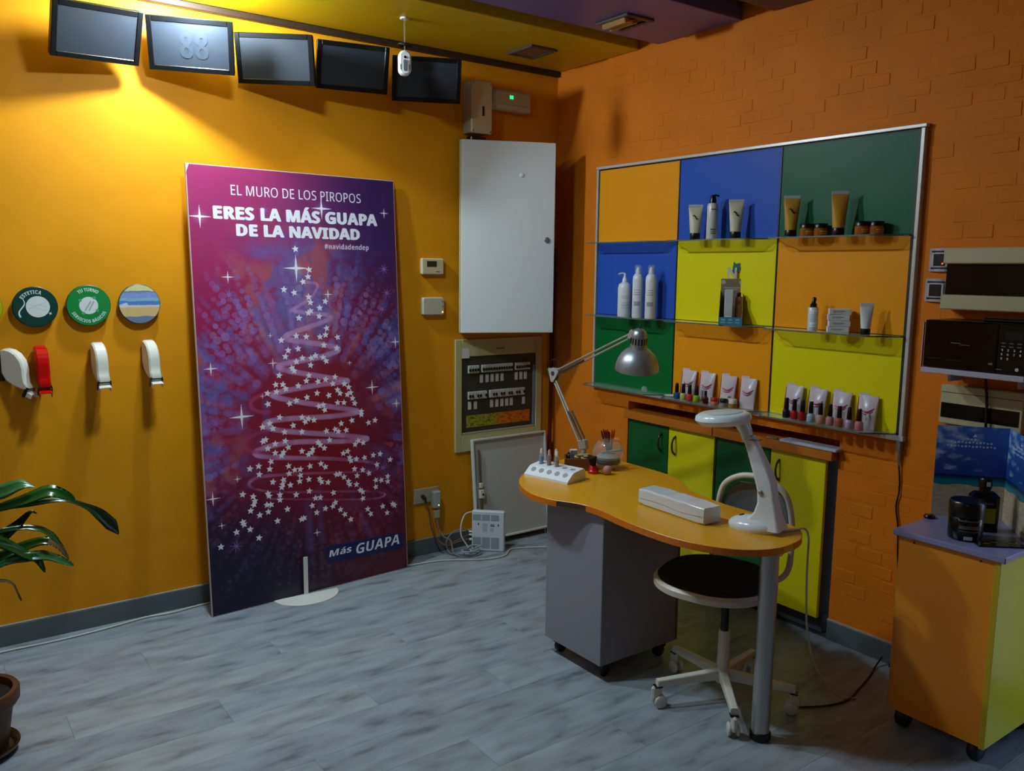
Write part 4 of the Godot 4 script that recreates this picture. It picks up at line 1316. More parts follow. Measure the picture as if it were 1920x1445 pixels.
func products() -> void:
	var cream := mat("tube_cream", Color(0.80, 0.78, 0.66), 0.22)
	var gold := mat("tube_gold", Color(0.76, 0.56, 0.20), 0.2)
	var black := mat("cap_black", Color(0.02, 0.02, 0.022), 0.3)
	var seal := mat("seal_clear", Color(0.70, 0.74, 0.76), 0.15)
	var white := mat("bottle_white", Color(0.88, 0.89, 0.90), 0.28)
	var faint := mat("faint_print", Color(0.58, 0.60, 0.66))
	var g1 := "products on the top shelves"
	var y1 := 1.7455
	squeeze_tube("cream squeeze tube with black cap, left of the cream pump bottle", g1, Vector3(-0.085, y1, 1.170), -50, 0.068, 0.166, 0.030, cream, black, seal, Color(0.12, 0.12, 0.10))
	squeeze_tube("cream squeeze tube with black cap, right of the cream pump bottle", g1, Vector3(-0.085, y1, 1.412), -50, 0.068, 0.176, 0.030, cream, black, seal, Color(0.12, 0.12, 0.10))
	squeeze_tube("golden squeeze tube with black cap at the left edge of the dark green panel", g1, Vector3(-0.085, y1, 1.708), -50, 0.068, 0.174, 0.028, gold, black, seal, Color(0.22, 0.14, 0.05))
	squeeze_tube("golden squeeze tube with black cap between the two pairs of amber jars", g1, Vector3(-0.085, y1, 1.935), -50, 0.068, 0.178, 0.030, gold, black, seal, Color(0, 0, 0, 0))
	var p := thing("pump_bottle", "cream bottle with a black pump head on the top shelf", "bottle", Vector3(-0.085, y1, 1.273), -36, g1)
	part("body", MB.new().lathe(prof([0, 0, 0.024, 0, 0.026, 0.003, 0.025, 0.155, 0.021, 0.165, 0.012, 0.168, 0, 0.168]), 24), mat("pump_cream", Color(0.82, 0.80, 0.76), 0.25), p)
	part("pump", MB.new().lathe(prof([0, 0.166, 0.0165, 0.166, 0.016, 0.180, 0.012, 0.197, 0.009, 0.203, 0, 0.203]), 18).tube(V3([0, 0.200, 0, 0.012, 0.203, 0, 0.028, 0.199, 0]), 0.0045, 8, 3), black, p)
	print_bands(p, 0.0262, [[0.025, 0.004], [0.034, 0.003], [0.042, 0.006], [0.135, 0.004]], mat("dark_print", Color(0.35, 0.34, 0.32)), 1.0)
	var jars := [[1.787, -0.085, "amber jar with black lid, first of the pair beside the left golden tube"], [1.836, -0.06, "amber jar with black lid, second of the pair, shaded by the middle golden tube"], [2.040, -0.085, "amber jar with black lid, first of the pair right of the golden tubes"], [2.086, -0.06, "amber jar with black lid, rightmost jar on the top shelf"]]
	for a in jars:
		var j := thing("jar", a[2], "jar", Vector3(a[1], y1, a[0]), 0, g1)
		part("body", MB.new().lathe(prof([0, 0, 0.026, 0, 0.028, 0.003, 0.028, 0.034, 0, 0.034]), 24), mat("amber", Color(0.62, 0.33, 0.08), 0.2), j)
		part("lid", MB.new().lathe(prof([0, 0.034, 0.029, 0.034, 0.029, 0.051, 0.027, 0.053, 0, 0.053]), 24), black, j)
		print_bands(j, 0.0283, [[0.010, 0.003], [0.017, 0.006]], mat("amber_print", Color(0.80, 0.60, 0.25)), 2.2)
	# middle row
	var g2 := "products on the middle shelves"
	var y2 := 1.3525
	var w := thing("pump_bottle", "white bottle with a white pump spout, shorter than the two sprays beside it", "bottle", Vector3(-0.085, y2, 0.697), 144, g2)
	part("body", MB.new().lathe(prof([0, 0, 0.033, 0, 0.0355, 0.004, 0.0355, 0.150, 0.031, 0.170, 0.018, 0.180, 0.013, 0.183, 0, 0.183]), 28), white, w)
	part("pump", MB.new().lathe(prof([0, 0.183, 0.0145, 0.183, 0.013, 0.198, 0.006, 0.214, 0.006, 0.228, 0, 0.228]), 18).tube(V3([0, 0.226, 0, 0.016, 0.229, 0, 0.034, 0.223, 0]), 0.0045, 8, 3), white, w)
	print_bands(w, 0.0357, [[0.045, 0.004], [0.055, 0.012], [0.073, 0.003], [0.098, 0.004], [0.106, 0.004]], mat("faint_print_light", Color(0.74, 0.77, 0.78)), 1.3, -1.55)
	for a in [[0.795, "tall white spray bottle with clear cap, in the middle of three white bottles"], [0.889, "tall white spray bottle with clear cap, right of three white bottles"]]:
		var s := thing("spray_bottle", a[1], "bottle", Vector3(-0.085, y2, a[0]), -52, g2)
		part("body", MB.new().lathe(prof([0, 0, 0.026, 0, 0.028, 0.003, 0.028, 0.195, 0.026, 0.212, 0.019, 0.224, 0.016, 0.226, 0, 0.226]), 26), white, s)
		part("nozzle", MB.new().lathe(prof([0, 0.226, 0.014, 0.226, 0.013, 0.240, 0.008, 0.258, 0.006, 0.262, 0, 0.262]), 16), white, s)
		part("clear_cap", MB.new().lathe(prof([0.0185, 0.224, 0.018, 0.262, 0.014, 0.272, 0, 0.273]), 20), glass("clear_plastic", Color(0.9, 0.94, 0.97), 0.14), s)
		print_bands(s, 0.0283, [[0.062, 0.022], [0.118, 0.004], [0.130, 0.003], [0.142, 0.003]], faint, 1.2)
	card_display(y2, g2)
	var sp := thing("spray_bottle", "small white spray bottle with a black top beside stacked boxes", "bottle", Vector3(-0.085, y2, 1.842), -52, g2)
	part("body", MB.new().lathe(prof([0, 0, 0.0195, 0, 0.021, 0.002, 0.021, 0.094, 0.018, 0.098, 0, 0.098]), 22), mat("bottle_pale", Color(0.82, 0.86, 0.90), 0.25), sp)
	part("pump", MB.new().lathe(prof([0, 0.098, 0.0135, 0.098, 0.0135, 0.112, 0.009, 0.116, 0.008, 0.132, 0.004, 0.141, 0, 0.141]), 18).box(Vector3(0.002, 0.131, 0), Vector3(0.016, 0.016, 0.011), 0.003), black, sp)
	print_bands(sp, 0.0212, [[0.016, 0.006], [0.026, 0.010], [0.072, 0.004], [0.080, 0.008]], mat("blue_print", Color(0.62, 0.74, 0.84)), 1.5)
	var said := ["white carton at the bottom of the small stack on the shelf", "white carton with a blue end, second from the bottom of the stack", "white carton, third from the bottom of the stack", "white carton on top of the small stack, lettered in grey"]
	for k in 4:
		var bx := thing("carton", said[k], "box", Vector3(-0.080 + 0.002 * (k % 2), y2 + 0.0245 * k, 1.957 + 0.003 * (k % 2)), -50 + [0.0, 2.0, -1.0, 1.0][k], "stacked white cartons")
		part("box", MB.new().box(Vector3(0, 0.012, 0), Vector3(0.083, 0.0236, 0.045), 0.001), white, bx)
		part("end_label", MB.new().box(Vector3(0.0417, 0.012, 0.004), Vector3(0.0006, 0.014, 0.022)), mat(["end_blue", "end_sky", "end_rose", "end_grey"][k], [Color(0.35, 0.55, 0.72), Color(0.30, 0.62, 0.78), Color(0.75, 0.42, 0.35), Color(0.60, 0.62, 0.62)][k]), bx)
		part("front_print", MB.new().box(Vector3(-0.005, 0.014, 0.0226), Vector3(0.045, 0.004, 0.0004)).box(Vector3(-0.01, 0.008, 0.0226), Vector3(0.035, 0.002, 0.0004)), faint, bx)
	squeeze_tube("plain white squeeze tube with black cap, right end of the middle shelf", g2, Vector3(-0.085, y2, 2.084), -50, 0.052, 0.126, 0.023, white, black, white, Color(0, 0, 0, 0))
	# bottom row
	var gA := "nail polishes on the orange panel shelf"
	polish("blue nail polish with a black cap, left end of the bright polishes", gA, 1.107, 0.078, Color(0.10, 0.32, 0.60))
	polish("pale yellow-green nail polish with a black cap, beside the blue one", gA, 1.150, 0.080, Color(0.72, 0.74, 0.42))
	polish("coral nail polish with a black cap between the two green-yellow ones", gA, 1.191, 0.080, Color(0.80, 0.24, 0.22))
	polish("lime green nail polish with a black cap beside the coral one", gA, 1.235, 0.080, Color(0.56, 0.70, 0.18))
	var br := thing("oil_bottle", "small dark brown bottle with narrow neck among the bright polishes", "bottle", Vector3(-0.10, 0.966, 1.292), 0, gA)
	part("bottle", MB.new().lathe(prof([0, 0, 0.013, 0, 0.0145, 0.002, 0.0145, 0.024, 0.011, 0.031, 0.006, 0.036, 0.0055, 0.041, 0, 0.041]), 20), mat("brown_glass", Color(0.22, 0.05, 0.03), 0.08), br)
	part("cap", MB.new().lathe(prof([0, 0.040, 0.0068, 0.040, 0.006, 0.062, 0, 0.063]), 14), mat("navy_cap", Color(0.03, 0.03, 0.08), 0.25), br)
	for a in [[1.342, "small pink pot with a red lid among the bright polishes", Color(0.82, 0.52, 0.48), Color(0.70, 0.12, 0.12), 0.035], [1.398, "small clear pot with a ribbed black lid behind the magnifier lamp head", Color(0.60, 0.58, 0.54), Color(0.03, 0.04, 0.07), 0.038], [1.452, "small gold pot with a white lid behind the magnifier lamp head", Color(0.66, 0.48, 0.16), Color(0.85, 0.83, 0.78), 0.042]]:
		var j := thing("pot", a[1], "pot", Vector3(-0.095, 0.966, a[0]), 0, gA)
		var hh: float = a[4]
		part("body", MB.new().lathe([Vector2(0, 0), Vector2(0.0155, 0), Vector2(0.017, 0.002), Vector2(0.017, hh * 0.5), Vector2(0, hh * 0.5)], 20), mat("pot_" + (a[2] as Color).to_html(), a[2], 0.15), j)
		part("lid", MB.new().lathe([Vector2(0, hh * 0.5), Vector2(0.018, hh * 0.5), Vector2(0.018, hh - 0.002), Vector2(0.016, hh), Vector2(0, hh)], 20), mat("lid_" + (a[3] as Color).to_html(), a[3], 0.3), j)
	solo("sample_box", MB.new().box(Vector3(-0.07, 0.986, 1.40), Vector3(0.028, 0.038, 0.075), 0.001).box(Vector3(-0.07, 1.010, 1.385), Vector3(0.022, 0.010, 0.045), 0.001), mat("box_white", Color(0.84, 0.82, 0.78), 0.4), "low white carton behind the small pots on the orange panel shelf", "box", gA)
	var gB := "nail polishes on the yellow panel shelf"
	var cols := [[Color(0.06, 0.06, 0.22), "navy nail polish, leftmost on the yellow panel shelf"], [Color(0.72, 0.10, 0.09), "orange-red nail polish beside the navy one"], [Color(0.62, 0.03, 0.05), "deep red nail polish, third on the yellow panel shelf"], [Color(0.62, 0.72, 0.82), "pale blue nail polish next to the deep red one"], [Color(0.76, 0.58, 0.50), "nude beige nail polish right of the pale blue one"], [Color(0.72, 0.50, 0.54), "dusty pink nail polish between the nude and the copper ones"], [Color(0.66, 0.34, 0.24), "copper nail polish, third from the right end of the polishes"], [Color(0.68, 0.60, 0.72), "lilac nail polish right of the copper one"], [Color(0.74, 0.46, 0.50), "rose nail polish at the right end of the row"]]
	for k in 9:
		polish(cols[k][1], gB, [1.747, 1.787, 1.828, 1.869, 1.915, 1.960, 2.003, 2.048, 2.092][k], 0.088, cols[k][0], -0.098)
	var cb := thing("glass_bottle", "small clear empty glass bottle at the right end of the yellow panel shelf", "bottle", Vector3(-0.105, 0.966, 2.135), 0)
	part("bottle", MB.new().lathe(prof([0, 0, 0.012, 0, 0.014, 0.002, 0.014, 0.040, 0.006, 0.050, 0.006, 0.060, 0, 0.060]), 18), glass("bottle_clear", Color(0.9, 0.9, 0.92), 0.22), cb)
	part("stopper", MB.new().lathe(prof([0, 0.060, 0.008, 0.060, 0.008, 0.072, 0, 0.073]), 14), seal, cb)
	var ball := thing("glass_ball", "little clear glass ball alone on the lower left shelf", "ornament", Vector3(-0.085, 0.966, 0.865), 0)
	part("ball", MB.new().lathe(prof([0, 0, 0.008, 0.001, 0.0145, 0.008, 0.0165, 0.016, 0.014, 0.025, 0.008, 0.031, 0, 0.033]), 20), glass("bottle_clear", Color(0.9, 0.9, 0.92), 0.22), ball)
	solo("added_trim_piece", MB.new().lathe(prof([0, 0, 0.020, 0, 0.028, 0.006, 0.027, 0.007, 0.019, 0.002, 0, 0.002]), 24, Transform3D(Basis(), Vector3(-0.075, 0.9655, 1.035))), mat("white_plastic"), "small white oval standing in for the white trim left of the blue nail polish", "dish")  # added white oval in place of the display's bottom trim
	var gs := "pink and white sachets at the back of the lower shelves"
	var words := ["leftmost on the orange panel", "second on the orange panel, behind the brown bottle", "third on the orange panel, behind the white carton", "right end of the orange panel", "leftmost on the yellow panel, behind the navy and red polishes", "second on the yellow panel, behind the pale blue polish", "third on the yellow panel, behind the copper polish", "right end of the yellow panel, shining by the glass bottle"]
	var zs := [1.139, 1.258, 1.387, 1.503, 1.749, 1.866, 1.980, 2.098]
	for k in 8:
		var s := thing("sachet", "pink and white foil sachet, " + words[k], "sachet", Vector3(-0.062, 0.966, zs[k]), -90.0 + (14.0 if k < 4 else 10.0), gs)
		s.rotation_degrees.x = 0.0
		var hh: float = 0.138 if k > 3 else 0.142
		var tl := Basis(Vector3.RIGHT, -0.17)
		var rings := []
		for i in 10:
			var q := i / 9.0
			var ring := PackedVector3Array()
			var th := 0.0012 + 0.011 * sin(PI * clampf(q * 0.95, 0, 1)) * (1.0 - 0.4 * q)
			for j in 20:
				var an := TAU * j / 20
				ring.append(tl * Vector3(cos(an) * (0.036 + 0.004 * q), hh * q, signf(sin(an)) * th * pow(absf(sin(an)), 0.7)))
			rings.append(ring)
		part("pouch", MB.new().loft(rings), mat("foil_white", Color(0.84, 0.80, 0.84), 0.16, 0.15), s)
		var sd := MB.new()
		sd.box(tl * Vector3(-0.040, hh * 0.48, -0.003), Vector3(0.006, hh * 0.93, 0.006), 0.001, tl)
		part("red_side", sd, mat("foil_red", Color(0.60, 0.16, 0.18), 0.3), s)
		part("back_flap", MB.new().box(tl * Vector3(-0.022, hh + 0.002, -0.004), Vector3(0.040, 0.016, 0.0015), 0.0005, tl), mat("foil_white"), s)
		var wv := MB.new()
		for m in 2:
			var pts := []
			for i in 9:
				var q := i / 8.0
				pts.append(tl * Vector3(-0.030 + 0.062 * q, hh * (0.55 - 0.07 * m) + 0.010 * sin(q * 4.2 + 2.6) + 0.010 * q, 0.0135 - 0.012 * pow(absf(q - 0.5) * 2.0, 2.0)))
			wv.tube(pts, 0.003 - 0.001 * m, 6, 1)
		part("pink_wave", wv, mat("foil_pink", Color(0.74, 0.32, 0.46), 0.25), s)


func card_display(y: float, g: String) -> void:
	# open cardboard counter display, turned to face the room
	var t := thing("counter_display", "brown cardboard counter display topped by a white letter N", "counter display", Vector3(-0.082, y, 1.405), -52, g)
	var card := mat("card", Color(0.52, 0.38, 0.18), 0.7)
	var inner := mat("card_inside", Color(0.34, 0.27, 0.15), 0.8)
	var w := 0.105
	var d := 0.10
	var side := PackedVector2Array([Vector2(d / 2, 0), Vector2(d / 2, 0.036), Vector2(-d / 2, 0.155), Vector2(-d / 2, 0.0)])
	for s in [-1.0, 1.0]:
		var xf := Transform3D(Basis(Vector3(0, 0, 1), Vector3(0, 1, 0), Vector3(-1, 0, 0)), Vector3(s * (w / 2 - 0.001), 0, 0))
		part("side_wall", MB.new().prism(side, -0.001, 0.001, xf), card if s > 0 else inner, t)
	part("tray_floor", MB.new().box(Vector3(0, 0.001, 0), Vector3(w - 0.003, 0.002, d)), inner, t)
	part("front_lip", MB.new().box(Vector3(0, 0.018, d / 2), Vector3(w, 0.036, 0.002)), mat("card_blue", Color(0.22, 0.50, 0.62), 0.5), t)
	part("back_wall", MB.new().box(Vector3(0, 0.105, -d / 2), Vector3(w - 0.002, 0.21, 0.002)), mat("card_grey", Color(0.52, 0.45, 0.38), 0.7), t)
	var lp := MB.new()
	for k in 3:
		lp.box(Vector3(-0.032 + 0.032 * k, 0.024, d / 2 + 0.0012), Vector3(0.018, 0.008, 0.0005)).box(Vector3(-0.032 + 0.032 * k, 0.011, d / 2 + 0.0012), Vector3(0.022, 0.005, 0.0005))
	part("lip_print", lp, mat("card_blue_print", Color(0.50, 0.72, 0.80), 0.5), t)
	letters("letter_sign", "N", "bold", 0.042, 0.050, 0.004, mat("sign_white", Color(0.86, 0.84, 0.86), 0.5), t, Transform3D(Basis(), Vector3(-0.024, 0.212, -d / 2 - 0.001)))
	part("leaf_sign", MB.new().prism(PackedVector2Array([Vector2(-0.004, 0.236), Vector2(0.002, 0.29), Vector2(0.012, 0.279), Vector2(0.03, 0.284), Vector2(0.028, 0.268), Vector2(0.042, 0.262), Vector2(0.026, 0.240), Vector2(0.014, 0.238)]), -0.003, -0.001, Transform3D(Basis(), Vector3(0, 0, -d / 2))), mat("leaf_teal", Color(0.28, 0.48, 0.50), 0.5), t)
	var bd := MB.new()
	for s in [-1.0, 1.0]:
		bd.cyl(Vector3(s * 0.04, 0.194, -d / 2 + 0.0005), Vector3(s * 0.04, 0.194, -d / 2 + 0.0018), 0.010, 18)
	bd.box(Vector3(0, 0.168, -d / 2 + 0.0013), Vector3(0.07, 0.004, 0.0006)).box(Vector3(0, 0.160, -d / 2 + 0.0013), Vector3(0.055, 0.003, 0.0006))
	part("header_print", bd, mat("sign_pale", Color(0.72, 0.72, 0.68), 0.5), t)
	part("side_print", MB.new().cyl(Vector3(w / 2, 0.030, -0.022), Vector3(w / 2 + 0.0012, 0.030, -0.022), 0.012, 18).box(Vector3(w / 2 + 0.0004, 0.078, -0.03), Vector3(0.0008, 0.006, 0.02)).box(Vector3(w / 2 + 0.0004, 0.062, -0.03), Vector3(0.0008, 0.004, 0.026)), mat("side_pale", Color(0.56, 0.60, 0.44), 0.5), t)
	var a := thing("carton", "tall white carton standing in the cardboard counter display", "box", t.position + t.basis * Vector3(-0.012, 0.0025, 0.012), -48)
	part("box", MB.new().box(Vector3(0, 0.080, 0), Vector3(0.036, 0.155, 0.028), 0.001), mat("box_pale", Color(0.78, 0.82, 0.84), 0.4), a)
	part("bottom_print", MB.new().box(Vector3(0, 0.022, 0.0142), Vector3(0.030, 0.03, 0.0004)), mat("blue_print"), a)
	var b := thing("dropper_bottle", "brown carton bottle with a dark cap in the cardboard counter display", "bottle", t.position + t.basis * Vector3(0.033, 0.0025, -0.012), -48)
	part("body", MB.new().box(Vector3(0, 0.064, 0), Vector3(0.030, 0.125, 0.028), 0.002), mat("kraft", Color(0.60, 0.42, 0.26), 0.6), b)
	part("cap", MB.new().cyl(Vector3(0, 0.126, 0), Vector3(0, 0.146, 0), 0.009, 16, -1.0, 0.001), mat("cap_black"), b)
	part("print", MB.new().box(Vector3(0, 0.10, 0.0142), Vector3(0.012, 0.016, 0.0004)), mat("kraft_print", Color(0.40, 0.28, 0.18)), b)


# ================================================================ low cabinets in the niche
func cabinets() -> void:
	var green := mat("door_green", Color(0.02, 0.34, 0.16), 0.35)
	var yellow := mat("door_yellow", Color(0.86, 0.82, 0.03), 0.35)
	var body := mat("cabinet_body", Color(0.10, 0.08, 0.06), 0.6)
	var top := mat("counter_orange", Color(0.74, 0.42, 0.09), 0.4)
	var said := ["low cabinet with green and yellow doors at the left of the niche", "low cabinet with green and yellow doors behind the chair, right of the niche"]
	for k in 2:
		var z0: float = [0.672, 1.297][k]
		var z1: float = [1.294, 1.947][k]
		var t := thing("cabinet", said[k], "cabinet", Vector3(0, 0, z0), 0.0, "cabinets in the niche")
		var w := z1 - z0
		var bd := MB.new()
		bd.box(Vector3(0.17, 0.44, w / 2 - (0.022 if k == 1 else 0.0)), Vector3(0.34, 0.72, w - 0.006 - (0.044 if k == 1 else 0.0)), 0.002)
		part("body", bd, body, t)
		part("plinth", MB.new().box(Vector3(0.18, 0.04, w / 2 - 0.02), Vector3(0.30, 0.08, w - 0.05)), mat("plinth", Color(0.30, 0.33, 0.37), 0.5), t)
		part("countertop", MB.new().box(Vector3(0.155, 0.821, w / 2), Vector3(0.40, 0.042, w - 0.002), 0.002), top, t)
		var zs: Array = [[0.020, 0.313], [0.317, 0.619]] if k == 0 else [[0.010, 0.321], [0.325, 0.608]]
		for d in 2:
			var a: float = zs[d][0]
			var b: float = zs[d][1]
			var dr := part("door", MB.new().box(Vector3(-0.011, 0.438, (a + b) / 2), Vector3(0.018, 0.716, b - a), 0.0015), green if d == 0 else yellow, t)
			dr.set_meta("label", "green door" if d == 0 else "yellow door")
			var hz := b - 0.045 if d == 0 else a + 0.048
			if k == 1 and d == 0:
				hz = b - 0.045
			part("handle", MB.new().tube(V3([-0.019, 0.752, hz, -0.038, 0.738, hz, -0.046, 0.705, hz, -0.038, 0.672, hz, -0.019, 0.658, hz]), 0.0048, 8, 4, 1.5), mat("handle_metal", Color(0.30, 0.31, 0.30), 0.3, 0.8), dr)
	var pt := thing("paper_tray", "long white paper pad lying on the orange cabinet counter", "paper", Vector3(-0.012, 0.842, 1.825), 0.0)
	part("pad", MB.new().box(Vector3(0, 0.006, 0), Vector3(0.075, 0.012, 0.285), 0.002), mat("pad", Color(0.72, 0.74, 0.80), 0.6), pt)
	solo("clip", MB.new().box(Vector3(-0.020, 0.846, 1.63), Vector3(0.014, 0.008, 0.05), 0.002).cyl(Vector3(-0.025, 0.846, 1.60), Vector3(-0.02, 0.846, 1.655), 0.003, 8), mat("steel"), "small metal clip on the orange counter behind the magnifier lamp", "clip")


# ================================================================ further along the right wall
func right_wall_things() -> void:
	var silver := mat("switch_silver", Color(0.66, 0.67, 0.72), 0.35, 0.25)
	var navy := mat("switch_dark", Color(0.03, 0.035, 0.06), 0.3)
	var cream := mat("heater_cream", Color(0.72, 0.69, 0.55), 0.4)
	var black := mat("black_plastic")
	for k in 2:
		var t := thing("light_switch", ["silver framed switch with a glowing red lamp, upper of two", "silver framed switch with its lamp dull, lower of two"][k], "switch", Vector3(0, [1.648, 1.534][k], [2.323, 2.315][k]), -90, "switches beside the display")
		var fr := MB.new()
		var pf := prof([-0.043, 0.0, -0.043, 0.006, -0.02, 0.013, 0.0, 0.0145, 0.02, 0.013, 0.043, 0.006, 0.043, 0.0])
		var poly := PackedVector2Array(pf)
		fr.prism(poly, -0.0435, 0.0435, Transform3D(Basis(Vector3(1, 0, 0), Vector3(0, 0, 1), Vector3(0, -1, 0)), Vector3.ZERO), 0.0, false)
		part("frame", fr, silver, t)
		for s in [-1.0, 1.0]:
			part("dark_bar", MB.new().box(Vector3(0, s * 0.031, 0.0125), Vector3(0.066, 0.006, 0.005), 0.001), navy, t)
		part("inner_frame", MB.new().box(Vector3(0, 0, 0.0135), Vector3(0.062, 0.050, 0.004), 0.002), mat("switch_light", Color(0.74, 0.74, 0.78), 0.3, 0.2), t)
		part("rocker", MB.new().box(Vector3(0, 0, 0.0155), Vector3(0.046, 0.044, 0.005), 0.0015), navy, t)
		part("lamp", MB.new().cyl(Vector3(0.013, -0.014, 0.0175), Vector3(0.013, -0.014, 0.0192), 0.003, 10), glow("red_led", Color(1.0, 0.25, 0.15), 3.0) if k == 0 else mat("red_off", Color(0.35, 0.08, 0.06), 0.3), t)
	# cream heater
	var h := thing("wall_heater", "wide cream wall heater with a dark grille, above the keypad appliance", "heater", Vector3(-0.001, 1.577, 2.60), -90)
	part("body", MB.new().box(Vector3(0, 0, 0.024), Vector3(0.46, 0.21, 0.048), 0.003), mat("heater_back", Color(0.30, 0.28, 0.24), 0.5), h)
	part("top_panel", MB.new().box(Vector3(0, 0.085, 0.035), Vector3(0.47, 0.058, 0.07), 0.004), cream, h)
	part("bottom_panel", MB.new().box(Vector3(0, -0.084, 0.035), Vector3(0.47, 0.054, 0.07), 0.004), cream, h)
	part("dark_front", MB.new().box(Vector3(0, 0.001, 0.050), Vector3(0.455, 0.112, 0.006), 0.001), mat("dark_glass", Color(0.035, 0.035, 0.035), 0.12), h)
	# shelf and black keypad appliance
	var sh := thing("wall_shelf", "thin pale lilac wall shelf carrying the black keypad appliance", "shelf", Vector3(-0.001, 1.25, 2.555), -90)
	part("board", MB.new().box(Vector3(0, 0, 0.10), Vector3(0.352, 0.020, 0.20), 0.002), mat("pale_board", Color(0.70, 0.68, 0.74), 0.45), sh)
	part("side_edge", MB.new().box(Vector3(-0.1755, 0.09, 0.195), Vector3(0.003, 0.165, 0.010), 0.0005), mat("pale_board"), sh)
	for s in [-1.0, 1.0]:
		part("bracket", MB.new().box(Vector3(s * 0.12, -0.028, 0.05), Vector3(0.012, 0.036, 0.09), 0.002), mat("pale_board"), sh)
	var ap := thing("keypad_appliance", "black glass-fronted appliance with a white-lettered keypad on the lilac shelf", "appliance", Vector3(-0.001, 1.2605, 2.558), -90)
	part("body", MB.new().box(Vector3(0, 0.086, 0.097), Vector3(0.345, 0.170, 0.186), 0.004), black, ap)
	part("door", MB.new().box(Vector3(-0.047, 0.086, 0.194), Vector3(0.250, 0.168, 0.010), 0.002), mat("door_glass", Color(0.018, 0.018, 0.018), 0.1), ap)
	var kp := part("keypad", MB.new().box(Vector3(0.1265, 0.086, 0.194), Vector3(0.092, 0.168, 0.010), 0.002), mat("keypad_black", Color(0.025, 0.027, 0.035), 0.2), ap)
	part("display", MB.new().box(Vector3(0.130, 0.132, 0.1993), Vector3(0.058, 0.026, 0.001)), mat("lcd_grey", Color(0.12, 0.12, 0.14), 0.15), kp)
	var pw := mat("keypad_print", Color(0.75, 0.77, 0.80), 0.4)
	for k in 10:
		var r := k / 4
		letters("digit", str((k + 1) % 10), "bold", 0.0055, 0.0075, 0.0004, pw, kp, Transform3D(Basis(), Vector3(0.093 + (k % 4) * 0.0195, 0.079 - r * 0.0145, 0.1992)))
	var dsh := MB.new()
	for r in 2:
		for k in 3:
			dsh.box(Vector3(0.099 + k * 0.025, 0.106 - r * 0.0115, 0.1994), Vector3(0.014, 0.003, 0.0006))
	part("key_marks", dsh, mat("keypad_dim", Color(0.38, 0.39, 0.42), 0.4), kp)
	part("button", MB.new().cyl(Vector3(0.148, 0.020, 0.198), Vector3(0.148, 0.020, 0.2005), 0.006, 16), pw, kp)
	for q in [[-0.060, 0.094, 0.034, 0.0025], [-0.028, 0.089, 0.034, 0.0015], [0.062, 0.032, 0.014, 0.007], [0.090, 0.016, 0.02, 0.003]]:
		part("print_line", MB.new().box(Vector3(q[0], q[1], 0.1994), Vector3(q[2], q[3], 0.0005)), mat("keypad_dim"), ap)
	part("door_seam", MB.new().box(Vector3(-0.135, 0.035, 0.1994), Vector3(0.05, 0.0012, 0.0005)).box(Vector3(-0.06, 0.033, 0.1994), Vector3(0.06, 0.0012, 0.0005)), mat("seam_grey", Color(0.20, 0.20, 0.20), 0.3), ap)
	solo("flat_remote", MB.new().box(Vector3(-0.12, 1.4395, 2.645), Vector3(0.06, 0.014, 0.17), 0.004), black, "flat black box lying on top of the keypad appliance", "box")
	# lower vent unit and its cable
	var lv := thing("vent_unit", "cream wall unit with a wide black slot, below the lilac shelf", "vent", Vector3(-0.001, 1.110, 2.525), -90)
	part("body", MB.new().box(Vector3(0, 0, 0.018), Vector3(0.292, 0.148, 0.036), 0.003), cream, lv)
	part("slot", MB.new().box(Vector3(-0.002, -0.022, 0.0365), Vector3(0.276, 0.056, 0.002)), mat("slot_black", Color(0.02, 0.02, 0.02), 0.15), lv)
	part("groove", MB.new().box(Vector3(0, 0.046, 0.0362), Vector3(0.286, 0.0025, 0.001)), mat("groove_brown", Color(0.32, 0.28, 0.20), 0.5), lv)
	solo("appliance_cable", MB.new().tube(V3([-0.06, 1.236, 2.545, -0.055, 1.20, 2.547, -0.052, 1.16, 2.552, -0.050, 1.10, 2.556, -0.050, 1.04, 2.558, -0.03, 0.98, 2.56, -0.01, 0.9, 2.56]), 0.005, 8), mat("cable_black", Color(0.03, 0.02, 0.02), 0.4), "black cable hanging from the lilac shelf across the vent unit", "cable")
	# thin dark cable hanging below the display corner
	var cb := thing("hanging_cable", "thin dark cable with a connector hanging below the display's right corner", "cable", Vector3.ZERO)
	part("connector", MB.new().cyl(Vector3(-0.012, 0.895, 2.224), Vector3(-0.012, 0.86, 2.223), 0.007, 10).cyl(Vector3(-0.012, 0.86, 2.223), Vector3(-0.012, 0.832, 2.223), 0.0055, 10, 0.003), mat("steel"), cb)
	part("cord", MB.new().tube(V3([-0.012, 0.84, 2.223, -0.008, 0.79, 2.228, -0.008, 0.731, 2.232, -0.008, 0.68, 2.224, -0.008, 0.641, 2.226, -0.008, 0.587, 2.237, -0.008, 0.50, 2.243, -0.008, 0.424, 2.250, -0.008, 0.361, 2.262, -0.010, 0.28, 2.262, -0.02, 0.20, 2.258, -0.018, 0.13, 2.262, -0.022, 0.03, 2.262, -0.04, 0.005, 2.262]), 0.0032, 6), mat("cable_black"), cb)


